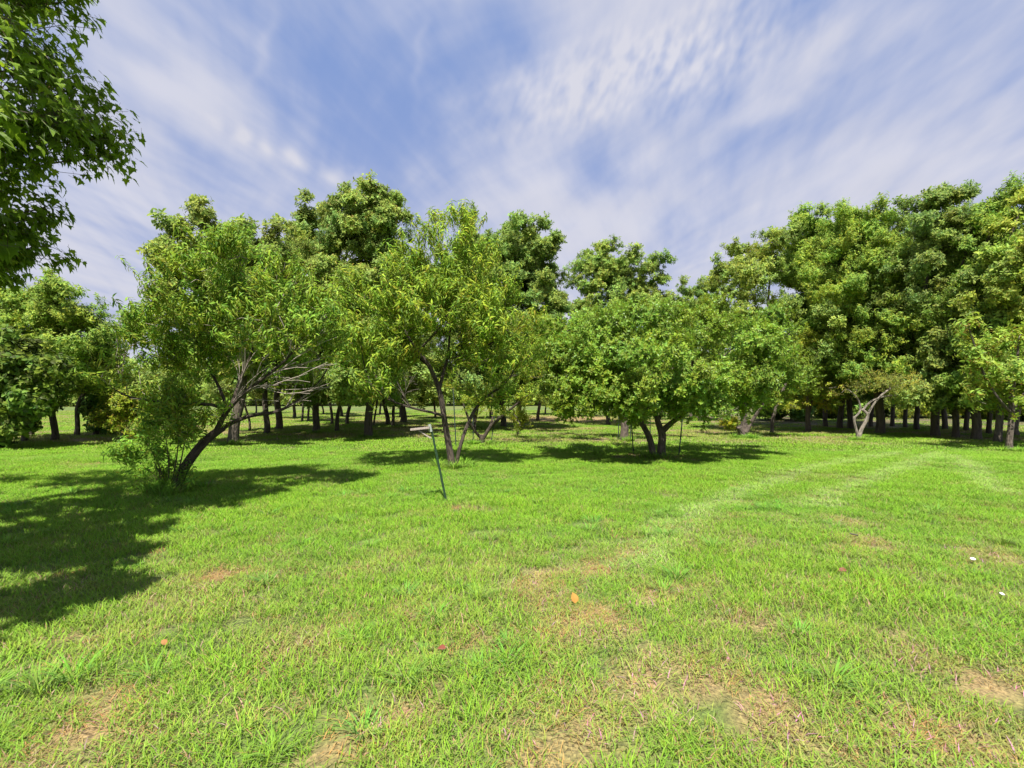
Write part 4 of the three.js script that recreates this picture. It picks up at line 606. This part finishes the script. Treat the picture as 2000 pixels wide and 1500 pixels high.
for (const [x1, y1, x2, y2, label] of [[1238, 886, 1232, 808, 'thin dark stake left of the broad apple tree\'s twin trunk'], [1325, 890, 1334, 806, 'thin dark stake leaning right of the broad apple tree\'s twin trunk'], [1208, 858, 1208, 806, 'thin stake close to the left of the stout pale apple trunk'], [1231, 857, 1232, 806, 'thin stake close to the right of the stout pale apple trunk'], [1270, 858, 1270, 800, 'thin stake seen behind the twin trunk of the broad apple tree'], [891, 872, 885, 760, 'tall thin stake between the two stems of the forked peach'], [924, 864, 924, 800, 'thin stake left of the small vase-shaped peach'], [958, 866, 968, 800, 'thin leaning stake right of the small vase-shaped peach']]) {
  const a = onGround(x1, y1), d = -a.z, b = at(x2, y2, d), root = thing('stake', label, 'stake', a, 'thin metal stakes beside orchard trunks'), foot = a.clone().add(V(0, -0.12, 0)); part('rod', teeStake(foot, b, 0.016).translate(0, -0.12, 0), M.stake, root);
}

// ---------------------------------------------------------------- small things on the lawn
function lying(name, label, category, px, py, geo, mat, lift, rot, group) { const p = onGround(px, py), m = new THREE.Mesh(geo, mat); m.name = numbered(name); m.position.copy(p).add(V(0, lift, 0)); m.rotation.set(...rot); m.castShadow = m.receiveShadow = true; scene.add(m); return tag(m, label, category, group); }
const dryLeaf = (seed, col, l, w) => { const S = new Soup(); leaf(S, V(0, -l / 2, 0), V(0, 1, 0), V(0, 0, 1), l, w, 0.45, 0.25, 0.5, col); return S.build(); };
lying('fallen_leaf', 'orange fallen leaf standing on edge in the sparse grass', 'leaf', 1122, 1180, dryLeaf(1, [0.62, 0.32, 0.08], 0.085, 0.06), leafSoft, 0.05, [-0.4, 0.2, 0.15]);
lying('fallen_leaf', 'dark red fallen leaf lying flat in green grass', 'leaf', 862, 1283, dryLeaf(2, [0.30, 0.09, 0.06], 0.06, 0.04), leafSoft, 0.045, [-1.2, 0, 1.3]);
lying('fallen_leaf', 'small tan curled leaf in the lower left lawn', 'leaf', 320, 1269, dryLeaf(3, [0.5, 0.24, 0.10], 0.055, 0.035), leafSoft, 0.05, [-0.9, 0.3, 1.0]);
lying('fallen_leaf', 'brown fallen leaf right of the middle lawn', 'leaf', 1645, 1121, dryLeaf(4, [0.26, 0.10, 0.05], 0.08, 0.05), leafSoft, 0.045, [-1.1, 0, 1.4]);
{ const cap = (s) => { const g = new THREE.LatheGeometry([[0.0001, 0], [0.22, 0], [0.20, 0.5], [0.55, 0.5], [1, 0.55], [0.95, 0.8], [0.6, 1.05], [0.0001, 1.15]].map(([x, y]) => new THREE.Vector2(x * s, y * s)), 14); return g; };
  const white = new THREE.MeshStandardMaterial({ color: new THREE.Color().setRGB(0.78, 0.76, 0.74), roughness: 0.7 });
  lying('mushroom', 'white mushroom cap by the dry grass near the right frame edge', 'mushroom', 1900, 1100, cap(0.022), white, 0.03, [0.2, 0, 0.1]);
  lying('mushroom', 'smaller white mushroom cap nearer the camera at the right', 'mushroom', 1956, 1171, cap(0.017), white, 0.03, [0.3, 0, -0.2]);
  lying('stick', 'pale bleached stick lying in the right lawn', 'stick', 1668, 1053, new THREE.CapsuleGeometry(0.008, 0.12, 4, 8), M.paleBark, 0.05, [0.2, 0.3, 1.25]); }

console.log('instances', nInst);
renderer.render(scene, camera);
